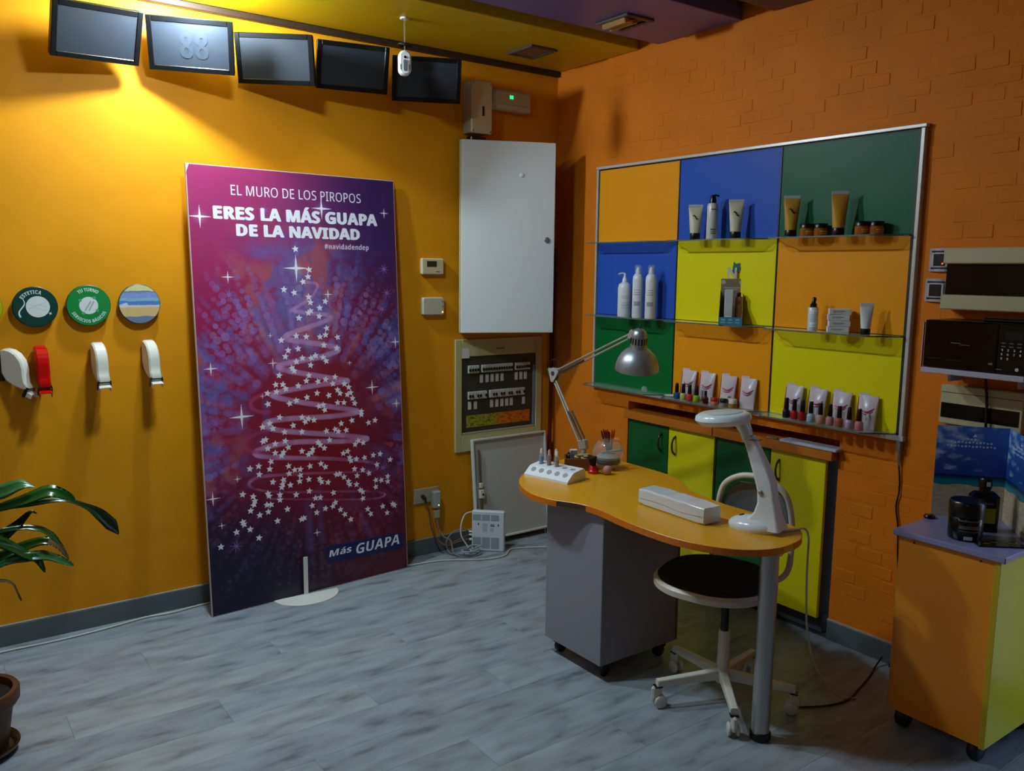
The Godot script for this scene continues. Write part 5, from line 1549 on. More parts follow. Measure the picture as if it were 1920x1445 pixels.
# ================================================================ rolling cart and what stands on it
func cart() -> void:
	var t := thing("rolling_cart", "orange and yellow rolling cart with a lilac top at the right edge", "cart", Vector3(-0.245, 0, 2.65))
	part("body", MB.new().box(Vector3(0.002, 0.383, -0.004), Vector3(0.428, 0.634, 0.316), 0.001), mat("cart_orange", Color(0.92, 0.56, 0.08), 0.4), t)
	part("side_panel", MB.new().box(Vector3(0.0, 0.383, 0.164), Vector3(0.434, 0.636, 0.018), 0.002), mat("cart_yellow", Color(0.86, 0.86, 0.08), 0.35), t)
	part("edge_strip", MB.new().box(Vector3(-0.2165, 0.383, 0.164), Vector3(0.003, 0.636, 0.018), 0.0005), mat("cart_edge", Color(0.78, 0.66, 0.05), 0.4), t)
	part("top", MB.new().box(Vector3(0.0, 0.7105, 0.005), Vector3(0.46, 0.021, 0.37), 0.003), mat("lilac_top", Color(0.54, 0.53, 0.68), 0.22), t)
	var sc := MB.new()
	for z in [-0.11, 0.11]:
		sc.cyl(Vector3(-0.212, 0.685, z), Vector3(-0.2135, 0.685, z), 0.004, 8)
	part("screws", sc, mat("black_plastic"), t)
	for a in [[-0.17, -0.12], [-0.17, 0.13], [0.17, -0.12], [0.17, 0.13]]:
		var cs := MB.new()
		cs.cyl(Vector3(a[0], 0.036, a[1] - 0.018), Vector3(a[0], 0.036, a[1] + 0.018), 0.036, 20, -1.0, 0.005)
		cs.box(Vector3(a[0], 0.058, a[1]), Vector3(0.05, 0.016, 0.045), 0.004)
		part("caster", cs, mat("caster_black", Color(0.025, 0.03, 0.03), 0.4), t)
	var y := 0.7215
	# folded brochure with a beach print
	var br := thing("brochure", "folded standing brochure printed with a blue sky and a sandy beach", "brochure", Vector3(-0.06, y, 2.645))
	var im := Image.create(240, 384, false, Image.FORMAT_RGB8)
	var ns := FastNoiseLite.new()
	ns.seed = 3
	ns.frequency = 0.012
	for py in 384:
		for px in 240:
			var v := py / 384.0
			var c := Color(0.20, 0.42, 0.78).lerp(Color(0.14, 0.28, 0.60), smoothstep(0.0, 0.5, v))
			var cl := ns.get_noise_2d(px, py * 1.4) + 0.30 * (1.0 - v * 2.2) + 0.30 * (1.0 - px / 90.0)
			if v < 0.48:
				c = c.lerp(Color(0.72, 0.80, 0.90), clampf((cl - 0.10) * 1.5, 0, 0.85))
			if v >= 0.53:
				c = Color(0.05, 0.16, 0.34).lerp(Color(0.12, 0.50, 0.56), smoothstep(0.53, 0.61, v))
			if v > 0.64 + 0.01 * sin(px * 0.05):
				c = Color(0.74, 0.68, 0.58).lerp(Color(0.66, 0.60, 0.52), ns.get_noise_2d(px * 2.0, py * 5.0))
			im.set_pixel(px, py, c)
	for r in 3:
		for k in [3, 12, 14][r]:
			var x: float = 120.0 - [3, 12, 14][r] * 6.0 + k * 12.0
			dot(im, Vector2(x + 3, [52, 66, 82][r] + (k * 5) % 3), 3.2 + (k * 7) % 3 * 0.6, Color(0.88, 0.90, 0.95, 0.9))
	star(im, Vector2(128, 38), 9, 3, 0.5, Color(0.85, 0.88, 0.95))
	var pm := printed("beach_print", im, 0.25)
	var ends := [Vector3(-0.142, 0, -0.184), Vector3(-0.195, 0, 0.158)]
	for k in 2:
		var b := MB.new()
		var hh := 0.335
		var e: Vector3 = ends[k]
		var n := Vector3(-e.z, 0, e.x).normalized() * (1.0 if k == 1 else -1.0)
		if n.x > 0:
			n = -n
		var p0 := Vector3.ZERO if k == 1 else e
		var p1 := e if k == 1 else Vector3.ZERO
		var u := Vector3(0, hh, 0)
		b.q(p0 + u, p1 + u, p1, p0, n)
		part("printed_leaf", b, pm, br)
		part("leaf_back", MB.new().box((p0 + p1 + u) / 2 - n * 0.0012, Vector3((p1 - p0).length(), hh, 0.002), 0.0, Basis((p1 - p0).normalized(), Vector3.UP, (p1 - p0).normalized().cross(Vector3.UP))), mat("brochure_back", Color(0.20, 0.38, 0.70), 0.4), br)
	var blk := mat("jar_black", Color(0.012, 0.012, 0.014), 0.18)
	var grey := mat("jar_print", Color(0.34, 0.34, 0.33), 0.4)
	var j := thing("cosmetic_jar", "squat black jar with a black lid and grey label at the front of the cart", "jar", Vector3(-0.372, y, 2.664), -50)
	part("body", MB.new().lathe(prof([0, 0, 0.050, 0, 0.053, 0.004, 0.053, 0.075, 0.050, 0.078, 0, 0.078]), 32), blk, j)
	part("lid", MB.new().lathe(prof([0, 0.078, 0.0545, 0.078, 0.055, 0.081, 0.055, 0.125, 0.051, 0.130, 0, 0.130]), 32), mat("jar_lid", Color(0.02, 0.02, 0.022), 0.28), j)
	print_bands(j, 0.0533, [[0.067, 0.005], [0.050, 0.003], [0.042, 0.007], [0.033, 0.003]], grey, 1.3)
	part("white_tag", MB.new().box(Vector3(-0.004, 0.012, 0.0528), Vector3(0.026, 0.011, 0.0015), 0.0003), mat("paper"), j)
	var bt := thing("cosmetic_bottle", "square-shouldered black bottle with a yellow-green label behind the black jar", "bottle", Vector3(-0.235, y, 2.655), -48)
	part("body", MB.new().prism(round_rect(0.092, 0.056, 0.016), 0.0, 0.135, Transform3D(Basis(Vector3.RIGHT, Vector3.BACK, Vector3.UP), Vector3.ZERO), 0.014, true), blk, bt)
	part("neck", MB.new().lathe(prof([0.020, 0.130, 0.018, 0.140, 0.018, 0.160, 0, 0.160]), 20), blk, bt)
	part("cap", MB.new().lathe(prof([0, 0.150, 0.021, 0.150, 0.021, 0.178, 0.018, 0.184, 0, 0.184]), 20), mat("jar_lid"), bt)
	part("label", MB.new().box(Vector3(0.002, 0.058, 0.0283), Vector3(0.058, 0.052, 0.0008)), mat("label_yellow", Color(0.58, 0.56, 0.12), 0.4), bt)
	part("label_print", MB.new().box(Vector3(-0.004, 0.100, 0.0283), Vector3(0.054, 0.005, 0.0008)).box(Vector3(-0.012, 0.090, 0.0283), Vector3(0.036, 0.002, 0.0008)), grey, bt)
	part("neck_tag", MB.new().box(Vector3(0.004, 0.166, 0.0212), Vector3(0.012, 0.015, 0.0012)), mat("paper"), bt)
	var fl := thing("leaflet", "black leaflet with gold marks lying on the lilac cart top", "leaflet", Vector3(-0.352, y, 2.762), -42)
	part("sheet", MB.new().box(Vector3(0, 0.0022, 0), Vector3(0.148, 0.0044, 0.072), 0.001), mat("leaflet_black", Color(0.025, 0.025, 0.03), 0.22), fl)
	var rg := MB.new()
	for k in 20:
		var a := TAU * k / 20
		var a1 := TAU * (k + 1) / 20
		rg.box(Vector3(0.048 + cos(a) * 0.015, 0.0047, -0.012 + sin(a) * 0.013), Vector3(0.005, 0.0006, 0.005), 0.0, Basis(Vector3.UP, -a))
	for a in [[-0.04, 0.01, 0.02, 0.003], [-0.01, -0.004, 0.018, 0.004], [0.035, 0.022, 0.012, 0.004], [-0.03, -0.022, 0.04, 0.002], [0.0, 0.018, 0.02, 0.002]]:
		rg.box(Vector3(a[0], 0.0047, a[1]), Vector3(a[2], 0.0006, a[3]))
	part("gold_print", rg, mat("gold_print", Color(0.68, 0.56, 0.28), 0.35, 0.3), fl)
	solo("eyewear_case", MB.new().lathe(prof([0, 0, 0.018, 0, 0.020, 0.006, 0.016, 0.012, 0, 0.014]), 20, Transform3D(Basis(), Vector3(-0.245, y, 2.478))), blk, "small black lid at the back left corner of the cart top", "lid")


# ================================================================ manicure desk
func desk() -> void:
	var t := thing("manicure_desk", "kidney-shaped orange manicure desk on a grey pedestal and one steel leg", "desk", Vector3.ZERO)
	var key := [-0.66, 0.945, -0.80, 0.955, -0.90, 0.99, -0.972, 1.032, -1.031, 1.075, -1.09, 1.13, -1.140, 1.20, -1.182, 1.295, -1.196, 1.37, -1.184, 1.462, -1.150, 1.53, -1.124, 1.604, -1.122, 1.69, -1.138, 1.80, -1.146, 1.92, -1.142, 2.06, -1.112, 2.174, -1.060, 2.26, -0.984, 2.318, -0.90, 2.338, -0.81, 2.327, -0.743, 2.296, -0.694, 2.244, -0.672, 2.16, -0.662, 2.035, -0.662, 1.90, -0.645, 1.78, -0.612, 1.665, -0.555, 1.58, -0.510, 1.50, -0.490, 1.40, -0.485, 1.25, -0.487, 1.10, -0.505, 1.00, -0.560, 0.955]
	var poly := PackedVector2Array()
	var m := key.size() / 2
	for i in m:
		var g := []
		for k in [i - 1, i, i + 1, i + 2]:
			var w := posmod(k, m)
			g.append(Vector2(key[w * 2], key[w * 2 + 1]))
		for s in 3:
			poly.append((g[1] as Vector2).cubic_interpolate(g[2], g[0], g[3], s / 3.0))
	# local x = world x, local y = world z, local z = up
	var xf := Transform3D(Basis(Vector3.RIGHT, Vector3.BACK, Vector3.UP), Vector3(0, 0.676, 0))
	part("top", MB.new().prism(poly, 0.0, 0.024, xf, 0.001, true), mat("desk_orange", Color(0.86, 0.61, 0.06), 0.30), t)
	var band := MB.new()
	for i in poly.size():
		var a := poly[i]
		var b := poly[(i + 1) % poly.size()]
		var mid := (a + b) / 2
		if mid.x < -1.1 and mid.y > 1.485 and mid.y < 1.615:
			continue
		var d := (b - a).normalized()
		var n := Vector2(d.y, -d.x)
		if n.dot(mid - Vector2(-0.85, mid.y)) < 0.0:
			n = -n
		n *= 0.0014
		var w := Vector3(n.x, 0, n.y)
		var p0 := Vector3(a.x, 0.676, a.y) + w
		var p1 := Vector3(b.x, 0.676, b.y) + w
		var u := Vector3(0, 0.0235, 0)
		band.q(p0, p1, p1 + u, p0 + u, w)
		band.q(p0 + u, p1 + u, p1 + u - w, p0 + u - w, Vector3.UP)
		band.q(p0, p1, p1 - w, p0 - w, Vector3.DOWN)
	part("edge_band", band, mat("desk_edge", Color(0.82, 0.44, 0.03), 0.3), t)
	var raw := MB.new()
	for i in poly.size():
		var a := poly[i]
		var b := poly[(i + 1) % poly.size()]
		var mid := (a + b) / 2
		if mid.x < -1.1 and mid.y > 1.485 and mid.y < 1.615:
			raw.q(Vector3(a.x - 0.0006, 0.677, a.y), Vector3(b.x - 0.0006, 0.677, b.y), Vector3(b.x - 0.0006, 0.699, b.y), Vector3(a.x - 0.0006, 0.699, a.y), Vector3.LEFT)
	part("bare_edge", raw, mat("raw_board", Color(0.30, 0.19, 0.10), 0.8), t)
	# pedestal with a curved back side
	var pd := round_rect(0.42, 0.346, 0.004, 2)
	var ped := PackedVector2Array()
	for q in pd:
		ped.append(q)
	part("pedestal", MB.new().prism(ped, 0.068, 0.676, Transform3D(Basis(Vector3.RIGHT, Vector3.BACK, Vector3.UP), Vector3(-0.890, 0, 1.508))), mat("pedestal_grey", Color(0.52, 0.52, 0.56), 0.42), t)
	part("back_panel", MB.new().box(Vector3(-0.676, 0.37, 1.508), Vector3(0.012, 0.60, 0.356), 0.004), mat("pedestal_back", Color(0.40, 0.32, 0.26), 0.5), t)
	for a in [[-1.045, 1.375], [-1.045, 1.64], [-0.735, 1.375], [-0.735, 1.64]]:
		var cs := MB.new()
		cs.cyl(Vector3(a[0], 0.026, a[1] - 0.014), Vector3(a[0], 0.026, a[1] + 0.014), 0.026, 18, -1.0, 0.004)
		cs.box(Vector3(a[0], 0.054, a[1]), Vector3(0.05, 0.028, 0.042), 0.003)
		part("caster", cs, mat("caster_black"), t)
	var lg := part("leg", MB.new().cyl(Vector3(-0.905, 0.028, 2.288), Vector3(-0.905, 0.676, 2.288), 0.031, 32), mat("leg_steel", Color(0.70, 0.71, 0.70), 0.34, 0.7), t)
	part("foot", MB.new().cyl(Vector3(-0.905, 0.0, 2.288), Vector3(-0.905, 0.032, 2.288), 0.036, 28, -1.0, 0.006), mat("caster_black"), lg)
	part("mount_plate", MB.new().cyl(Vector3(-0.905, 0.664, 2.288), Vector3(-0.905, 0.676, 2.288), 0.042, 24), mat("leg_steel"), lg)


func chair() -> void:
	var white := mat("chair_white", Color(0.82, 0.82, 0.78), 0.35)
	var t := thing("swivel_chair", "white five-star swivel chair with a dark brown round seat under the desk", "chair", Vector3(-0.805, 0, 2.035), 16.5)
	var bs := part("base", MB.new().lathe(prof([0, 0.075, 0.026, 0.075, 0.030, 0.085, 0.030, 0.122, 0.022, 0.130, 0, 0.130]), 24), white, t)
	for k in 5:
		var a := deg_to_rad(-85.0 + 72.0 * k + 16.5)
		var d := Vector3(cos(a), 0, sin(a))
		var n := Vector3(-d.z, 0, d.x)
		var rings := []
		for i in 5:
			var w := i / 4.0
			var c := d * lerpf(0.015, 0.262, w) + Vector3(0, lerpf(0.104, 0.094, w), 0)
			var hw := lerpf(0.016, 0.0135, w)
			var hh := lerpf(0.020, 0.013, w)
			var ring := PackedVector3Array()
			for q in round_rect(hw * 2, hh * 2, 0.006, 2):
				ring.append(c + n * q.x + Vector3(0, q.y, 0))
			rings.append(ring)
		var leg := part("leg", MB.new().loft(rings), white, t)
		var cs := MB.new()
		var c0 := d * 0.258
		for s in [-1.0, 1.0]:
			cs.cyl(c0 + n * (s * 0.009) + Vector3(0, 0.0245, 0) + d * -0.008, c0 + n * (s * 0.021) + Vector3(0, 0.0245, 0) + d * -0.008, 0.0245, 18, -1.0, 0.004)
		cs.box(c0 + Vector3(0, 0.056, 0) + d * 0.004, Vector3(0.040, 0.050, 0.018), 0.006, Basis(d, Vector3.UP, d.cross(Vector3.UP)))
		part("caster", cs, white, leg)
		part("tyre_shadow_gap", MB.new().box(c0 + Vector3(0, 0.080, 0), Vector3(0.028, 0.003, 0.030), 0.0, Basis(d, Vector3.UP, d.cross(Vector3.UP))), mat("caster_black"), leg).name = "shadow_gap"  # thin black strip stands in for the shadow gap above the wheels
	part("column_sleeve", MB.new().cyl(Vector3(0, 0.12, 0), Vector3(0, 0.275, 0), 0.023, 24, 0.021, 0.002), white, t)
	part("gas_lift", MB.new().cyl(Vector3(0, 0.27, 0), Vector3(0, 0.456, 0), 0.0145, 20), mat("caster_black"), t)
	var xf := Transform3D(Basis(Vector3.RIGHT, Vector3.BACK, Vector3.UP), Vector3(-0.025, 0.452, -0.035))
	var st := part("seat", MB.new().prism(round_rect(0.425, 0.43, 0.185, 12), 0.0, 0.030, xf, 0.010, true), mat("seat_rim", Color(0.78, 0.74, 0.68), 0.4), t)
	part("cushion", MB.new().prism(round_rect(0.40, 0.405, 0.178, 12), 0.026, 0.046, xf, 0.014, true), mat("seat_brown", Color(0.085, 0.058, 0.042), 0.85), st)
	# hoop backrest, joined under the seat
	var hp := MB.new()
	hp.tube(V3([0.03, 0.444, -0.06, 0.12, 0.441, -0.09, 0.20, 0.444, -0.128, 0.238, 0.480, -0.146, 0.244, 0.57, -0.149, 0.236, 0.68, -0.146, 0.226, 0.765, -0.122, 0.220, 0.808, -0.065, 0.218, 0.820, 0.0, 0.220, 0.808, 0.065, 0.226, 0.765, 0.122, 0.236, 0.68, 0.146, 0.244, 0.57, 0.149, 0.238, 0.480, 0.146, 0.20, 0.444, 0.128, 0.12, 0.441, 0.09, 0.03, 0.444, 0.06]), 0.0115, 12, 5)
	var fr := part("back_frame", hp, white, t)
	var rings := []
	for i in 9:
		var w := i / 8.0
		var y := lerpf(0.545, 0.782, w)
		var hw := 0.137 * sqrt(clampf(1.0 - pow(maxf(0.0, (w - 0.45) / 0.62), 2.2), 0.02, 1.0))
		var ring := PackedVector3Array()
		for j in 13:
			var z := lerpf(-hw, hw, j / 12.0)
			ring.append(Vector3(lerpf(0.240, 0.222, w) + 0.02 * (1 - pow(z / 0.17, 2)), y, z))
		for j in 13:
			var z := lerpf(hw, -hw, j / 12.0)
			ring.append(Vector3(lerpf(0.254, 0.236, w) + 0.02 * (1 - pow(z / 0.17, 2)), y, z))
		rings.append(ring)
	part("backrest", MB.new().loft(rings), mat("back_grey", Color(0.40, 0.43, 0.42), 0.6), fr)


func desk_things() -> void:
	var y := 0.7
	var white := mat("white_gloss", Color(0.84, 0.87, 0.89), 0.2)
	# stepped polish holder: front slope with holes
	var ho := thing("vial_holder", "white wedge-shaped holder with ten round holes at the desk's left end", "holder", Vector3(-0.948, y, 1.196), -76.5)
	var sd := V2([0.066, 0.0, 0.066, 0.010, 0.030, 0.038, 0.018, 0.043, -0.052, 0.050, -0.060, 0.044, -0.066, 0.0])
	var xf := Transform3D(Basis(Vector3(0, 0, 1), Vector3(0, 1, 0), Vector3(-1, 0, 0)), Vector3.ZERO)
	part("block", MB.new().prism(sd, -0.118, 0.118, xf, 0.0, false), mat("holder_white", Color(0.88, 0.90, 0.92), 0.35), ho)
	var hole := mat("holder_hole", Color(0.56, 0.58, 0.60), 0.5)
	var rows := [[0.040, 0.0310, -0.66], [-0.014, 0.0468, -0.1]]
	var vials := []
	for r in 2:
		for k in 5:
			var p := Vector3(-0.086 + 0.043 * k, rows[r][1], rows[r][0])
			var nrm := Vector3(0, cos(rows[r][2]), -sin(rows[r][2]))
			if r == 1 and k < 3:
				vials.append(ho.transform * p)
			part("hole", MB.new().cyl(p - nrm * 0.004, p + nrm * 0.0006, 0.0122, 20), hole, ho)
	var vs := [["small clear vial of blue liquid with a white tip, left in the white holder", Color(0.14, 0.42, 0.62)], ["small vial of dark red liquid with a pale tip, middle one in the white holder", Color(0.42, 0.06, 0.03)], ["small vial of brown-red liquid with a white tip, right one in the white holder", Color(0.50, 0.10, 0.05)]]
	for k in 3:
		var v := thing("vial", vs[k][0], "vial", vials[k] + Vector3(0, 0.0015, 0), 0, "vials in the white holder")
		part("liquid", MB.new().lathe(prof([0, 0, 0.008, 0, 0.009, 0.002, 0.009, 0.030 - 0.006 * k * 0.5, 0, 0.030 - 0.006 * k * 0.5]), 16), mat("vial_%d" % k, vs[k][1], 0.1), v)
		part("glass", MB.new().lathe(prof([0.0095, 0.001, 0.0095, 0.040, 0.006, 0.047, 0.0055, 0.052]), 16), glass("bottle_clear", Color(0.9, 0.9, 0.92), 0.22), v)
		part("tip", MB.new().lathe(prof([0, 0.040, 0.0062, 0.044, 0.0055, 0.060, 0.0035, 0.066, 0, 0.067]), 14), mat("tip_white", Color(0.86, 0.84, 0.82), 0.3) if k != 1 else mat("tip_pink", Color(0.84, 0.66, 0.58), 0.3), v)
	var w4 := thing("vial", "pale brown vial standing on the desk behind the white holder", "vial", Vector3(-0.862, y, 1.098), 0)
	part("glass", MB.new().lathe(prof([0, 0, 0.010, 0, 0.0105, 0.002, 0.0105, 0.060, 0.007, 0.070, 0, 0.070]), 16), mat("vial_tan", Color(0.52, 0.34, 0.24), 0.15), w4)
	part("tip", MB.new().lathe(prof([0, 0.070, 0.007, 0.070, 0.006, 0.096, 0, 0.098]), 14), mat("tip_white"), w4)
	# wooden box with odds and ends
	var bx := thing("wooden_box", "open brown wooden box of small tools at the back of the desk", "box", Vector3(-0.752, y, 1.125), -38)
	var wd := mat("box_wood", Color(0.42, 0.23, 0.08), 0.55)
	for s in [-1.0, 1.0]:
		part("side", MB.new().box(Vector3(s * 0.060, 0.0275, 0), Vector3(0.006, 0.055, 0.10), 0.001), wd, bx)
		part("side", MB.new().box(Vector3(0, 0.0275, s * 0.047), Vector3(0.114, 0.055, 0.006), 0.001), wd, bx)
	part("bottom", MB.new().box(Vector3(0, 0.003, 0), Vector3(0.114, 0.006, 0.088)), wd, bx)
	var g := "contents of the wooden box"
	var f := func(p: Vector3) -> Vector3: return bx.transform * p
	var said := ["curled cream strip lying over the right of the wooden box", "second cream curl lying in the wooden box", "cream curl at the back of the wooden box"]
	for k in 3:
		var pts := []
		for i in 14:
			var a := i * 0.62
			pts.append(f.call(Vector3([0.026, -0.002, 0.030][k] + cos(a) * (0.008 + 0.0010 * i), 0.048 + 0.0012 * i, [0.018, 0.0, -0.020][k] + sin(a) * (0.007 + 0.0009 * i))))
		solo("cream_curl", MB.new().tube(pts, 0.0045, 8, 2), mat("curl_cream", Color(0.70, 0.62, 0.40), 0.6), said[k], "strip", g)
	var rl := []
	for i in 17:
		var a := TAU * i / 16
		rl.append(f.call(Vector3(-0.045, 0.052 + 0.019 * sin(a), 0.006 + 0.019 * cos(a))))
	solo("black_ring", MB.new().tube(rl, 0.0065, 8, 1), mat("cap_black"), "black ring-shaped roll standing in the left of the wooden box", "roll", g)
	solo("wipe_pad", MB.new().box(f.call(Vector3(-0.022, 0.060, -0.030)), Vector3(0.035, 0.05, 0.012), 0.003, bx.basis * Basis(Vector3.RIGHT, 0.35)), mat("pad_white", Color(0.76, 0.78, 0.84), 0.7), "folded whitish pad sticking out of the wooden box behind the black roll", "pad", g)
	# fish bowl with brushes
	var bo := thing("glass_bowl", "round clear glass bowl full of brushes and files on the desk", "bowl", Vector3(-0.645, y, 1.205))
	part("glass", MB.new().lathe(prof([0, 0.001, 0.034, 0.001, 0.052, 0.014, 0.067, 0.038, 0.073, 0.066, 0.069, 0.095, 0.056, 0.120, 0.046, 0.131, 0.050, 0.138]), 36), glass("bowl_glass", Color(0.86, 0.90, 0.90), 0.13), bo)
	var gb := "things in the glass bowl"
	part("cotton", MB.new().lathe(prof([0, 0.004, 0.032, 0.005, 0.046, 0.016, 0.050, 0.026, 0, 0.027]), 20), mat("bowl_cream", Color(0.76, 0.74, 0.62), 0.8), bo).name = "cream_filling"
	part("green_filling", MB.new().lathe(prof([0, 0.0275, 0.051, 0.0275, 0.058, 0.036, 0.055, 0.044, 0, 0.046]), 20), mat("bowl_green", Color(0.04, 0.12, 0.09), 0.5), bo)
	part("grey_filling", MB.new().lathe(prof([0, 0.046, 0.050, 0.046, 0.054, 0.058, 0.040, 0.068, 0, 0.070]), 14), mat("bowl_grey", Color(0.58, 0.60, 0.58), 0.6), bo)
	var bl := ["dark red brush handle, leftmost in the glass bowl", "red brush handle, second in the glass bowl", "brown-red brush handle in the middle of the bowl's bunch", "red brush handle leaning beside the dark one in the glass bowl", "near-black brush handle in the glass bowl", "orange stick standing alone in the glass bowl", "orange stick leaning furthest right in the glass bowl"]
	var ht := [[-0.032, 0.178, -0.018], [-0.022, 0.184, -0.014], [-0.012, 0.180, -0.008], [-0.004, 0.182, 0.002], [0.004, 0.172, 0.008], [0.016, 0.180, 0.020], [0.026, 0.180, 0.030]]
	var hc := [Color(0.38, 0.05, 0.03), Color(0.58, 0.08, 0.05), Color(0.42, 0.12, 0.06), Color(0.60, 0.10, 0.06), Color(0.06, 0.03, 0.03), Color(0.72, 0.24, 0.08), Color(0.72, 0.26, 0.08)]
	var dirr := Vector3(0.81, 0, 0.59)
	for k in 7:
		var top: Vector3 = bo.position + dirr * ht[k][0] * 1.15 + Vector3(0, ht[k][1], ht[k][2] * 0.3 - 0.004 * k + 0.01)
		var bot: Vector3 = bo.position + dirr * (ht[k][0] * 0.5 + 0.006) + Vector3(0, 0.074, -0.003 * k + 0.008)
		var q := thing("brush", bl[k], "brush", bot, 0, gb)
		var v := top - bot
		part("shaft", MB.new().cyl(Vector3.ZERO, v * 0.66, 0.0028, 8), mat("shaft_clear", Color(0.62, 0.62, 0.60), 0.2), q)
		part("handle", MB.new().tube([v * 0.62, v * 0.75, v * 0.9, v], [0.0032, 0.0046, 0.0042, 0.002], 8, 3), mat("stick_" + (hc[k] as Color).to_html(), hc[k], 0.25), q)
	solo("nail_file", MB.new().box(bo.position + Vector3(0.012, 0.082, 0.014), Vector3(0.10, 0.012, 0.004), 0.001, Basis.from_euler(Vector3(0.2, -0.62, 0.16))), mat("file_grey", Color(0.70, 0.72, 0.72), 0.5), "pale grey nail file lying across inside the glass bowl", "nail file", gb)
	# powder brush in its red stand
	var pb := thing("powder_brush", "dark fan-shaped powder brush with a red base beside the glass bowl", "brush", Vector3(-0.757, y, 1.232), 30)
	part("base", MB.new().lathe(prof([0, 0, 0.022, 0, 0.0245, 0.003, 0.0245, 0.012, 0.019, 0.017, 0.018, 0.032, 0.015, 0.035, 0, 0.035]), 28), mat("brush_red", Color(0.74, 0.10, 0.07), 0.2), pb)
	var rg := []
	for i in 8:
		var w := i / 7.0
		var ring := PackedVector3Array()
		for j in 20:
			var a := TAU * j / 20
			ring.append(Vector3(-0.018 * w + cos(a) * lerpf(0.011, 0.030, pow(w, 0.7)), 0.034 + 0.048 * w - (0.006 * w * pow(absf(cos(a)), 2)), sin(a) * lerpf(0.011, 0.020, w)))
		rg.append(ring)
	part("bristles", MB.new().loft(rg), mat("bristle_dark", Color(0.05, 0.03, 0.06), 0.85), pb)
	solo("powder_puff", MB.new().lathe(prof([0, 0, 0.014, 0.003, 0.022, 0.014, 0.022, 0.026, 0.014, 0.037, 0, 0.040]), 20, Transform3D(Basis(), Vector3(-0.722, y + 0.0005, 1.285)), Vector2(1, 0.8)), mat("puff_pink", Color(0.76, 0.55, 0.52), 0.95), "soft pink puff between the powder brush and the glass bowl", "puff")
	# hand rest
	var cu := thing("hand_rest", "long white padded hand rest wrapped in clear film on the desk", "cushion", Vector3(-0.899, y, 1.868), -2.0)
	var cr := MB.new()
	var rr := []
	for i in 11:
		var w := i / 10.0
		var z := lerpf(-0.168, 0.168, w)
		var e := 0.003 if i == 0 or i == 10 else 0.0
		var ring := PackedVector3Array()
		for q in round_rect(0.094 - e * 2, 0.064 - e * 2, 0.008, 4):
			var puff := 0.003 * sin(w * 23.0 + q.x * 60.0) * (1.0 if q.y > 0 else 0.2)
			ring.append(Vector3(q.x, 0.032 + q.y + puff * 0.5, z))
		rr.append(ring)
	part("padding", cr.loft(rr), mat("film_white", Color(0.80, 0.82, 0.84), 0.14), cu)
	var sm := MB.new()
	sm.tube(V3([0.048, 0.036, -0.15, 0.0482, 0.040, 0.0, 0.048, 0.034, 0.15]), 0.0008, 5, 3)
	sm.tube(V3([-0.0475, 0.026, -0.16, -0.0478, 0.030, -0.04, -0.0476, 0.024, 0.06, -0.0476, 0.032, 0.16]), 0.0008, 5, 3)
	part("film_seam", sm, mat("film_seam", Color(0.70, 0.68, 0.66), 0.3), cu)
	magnifier()
	arm_lamp()


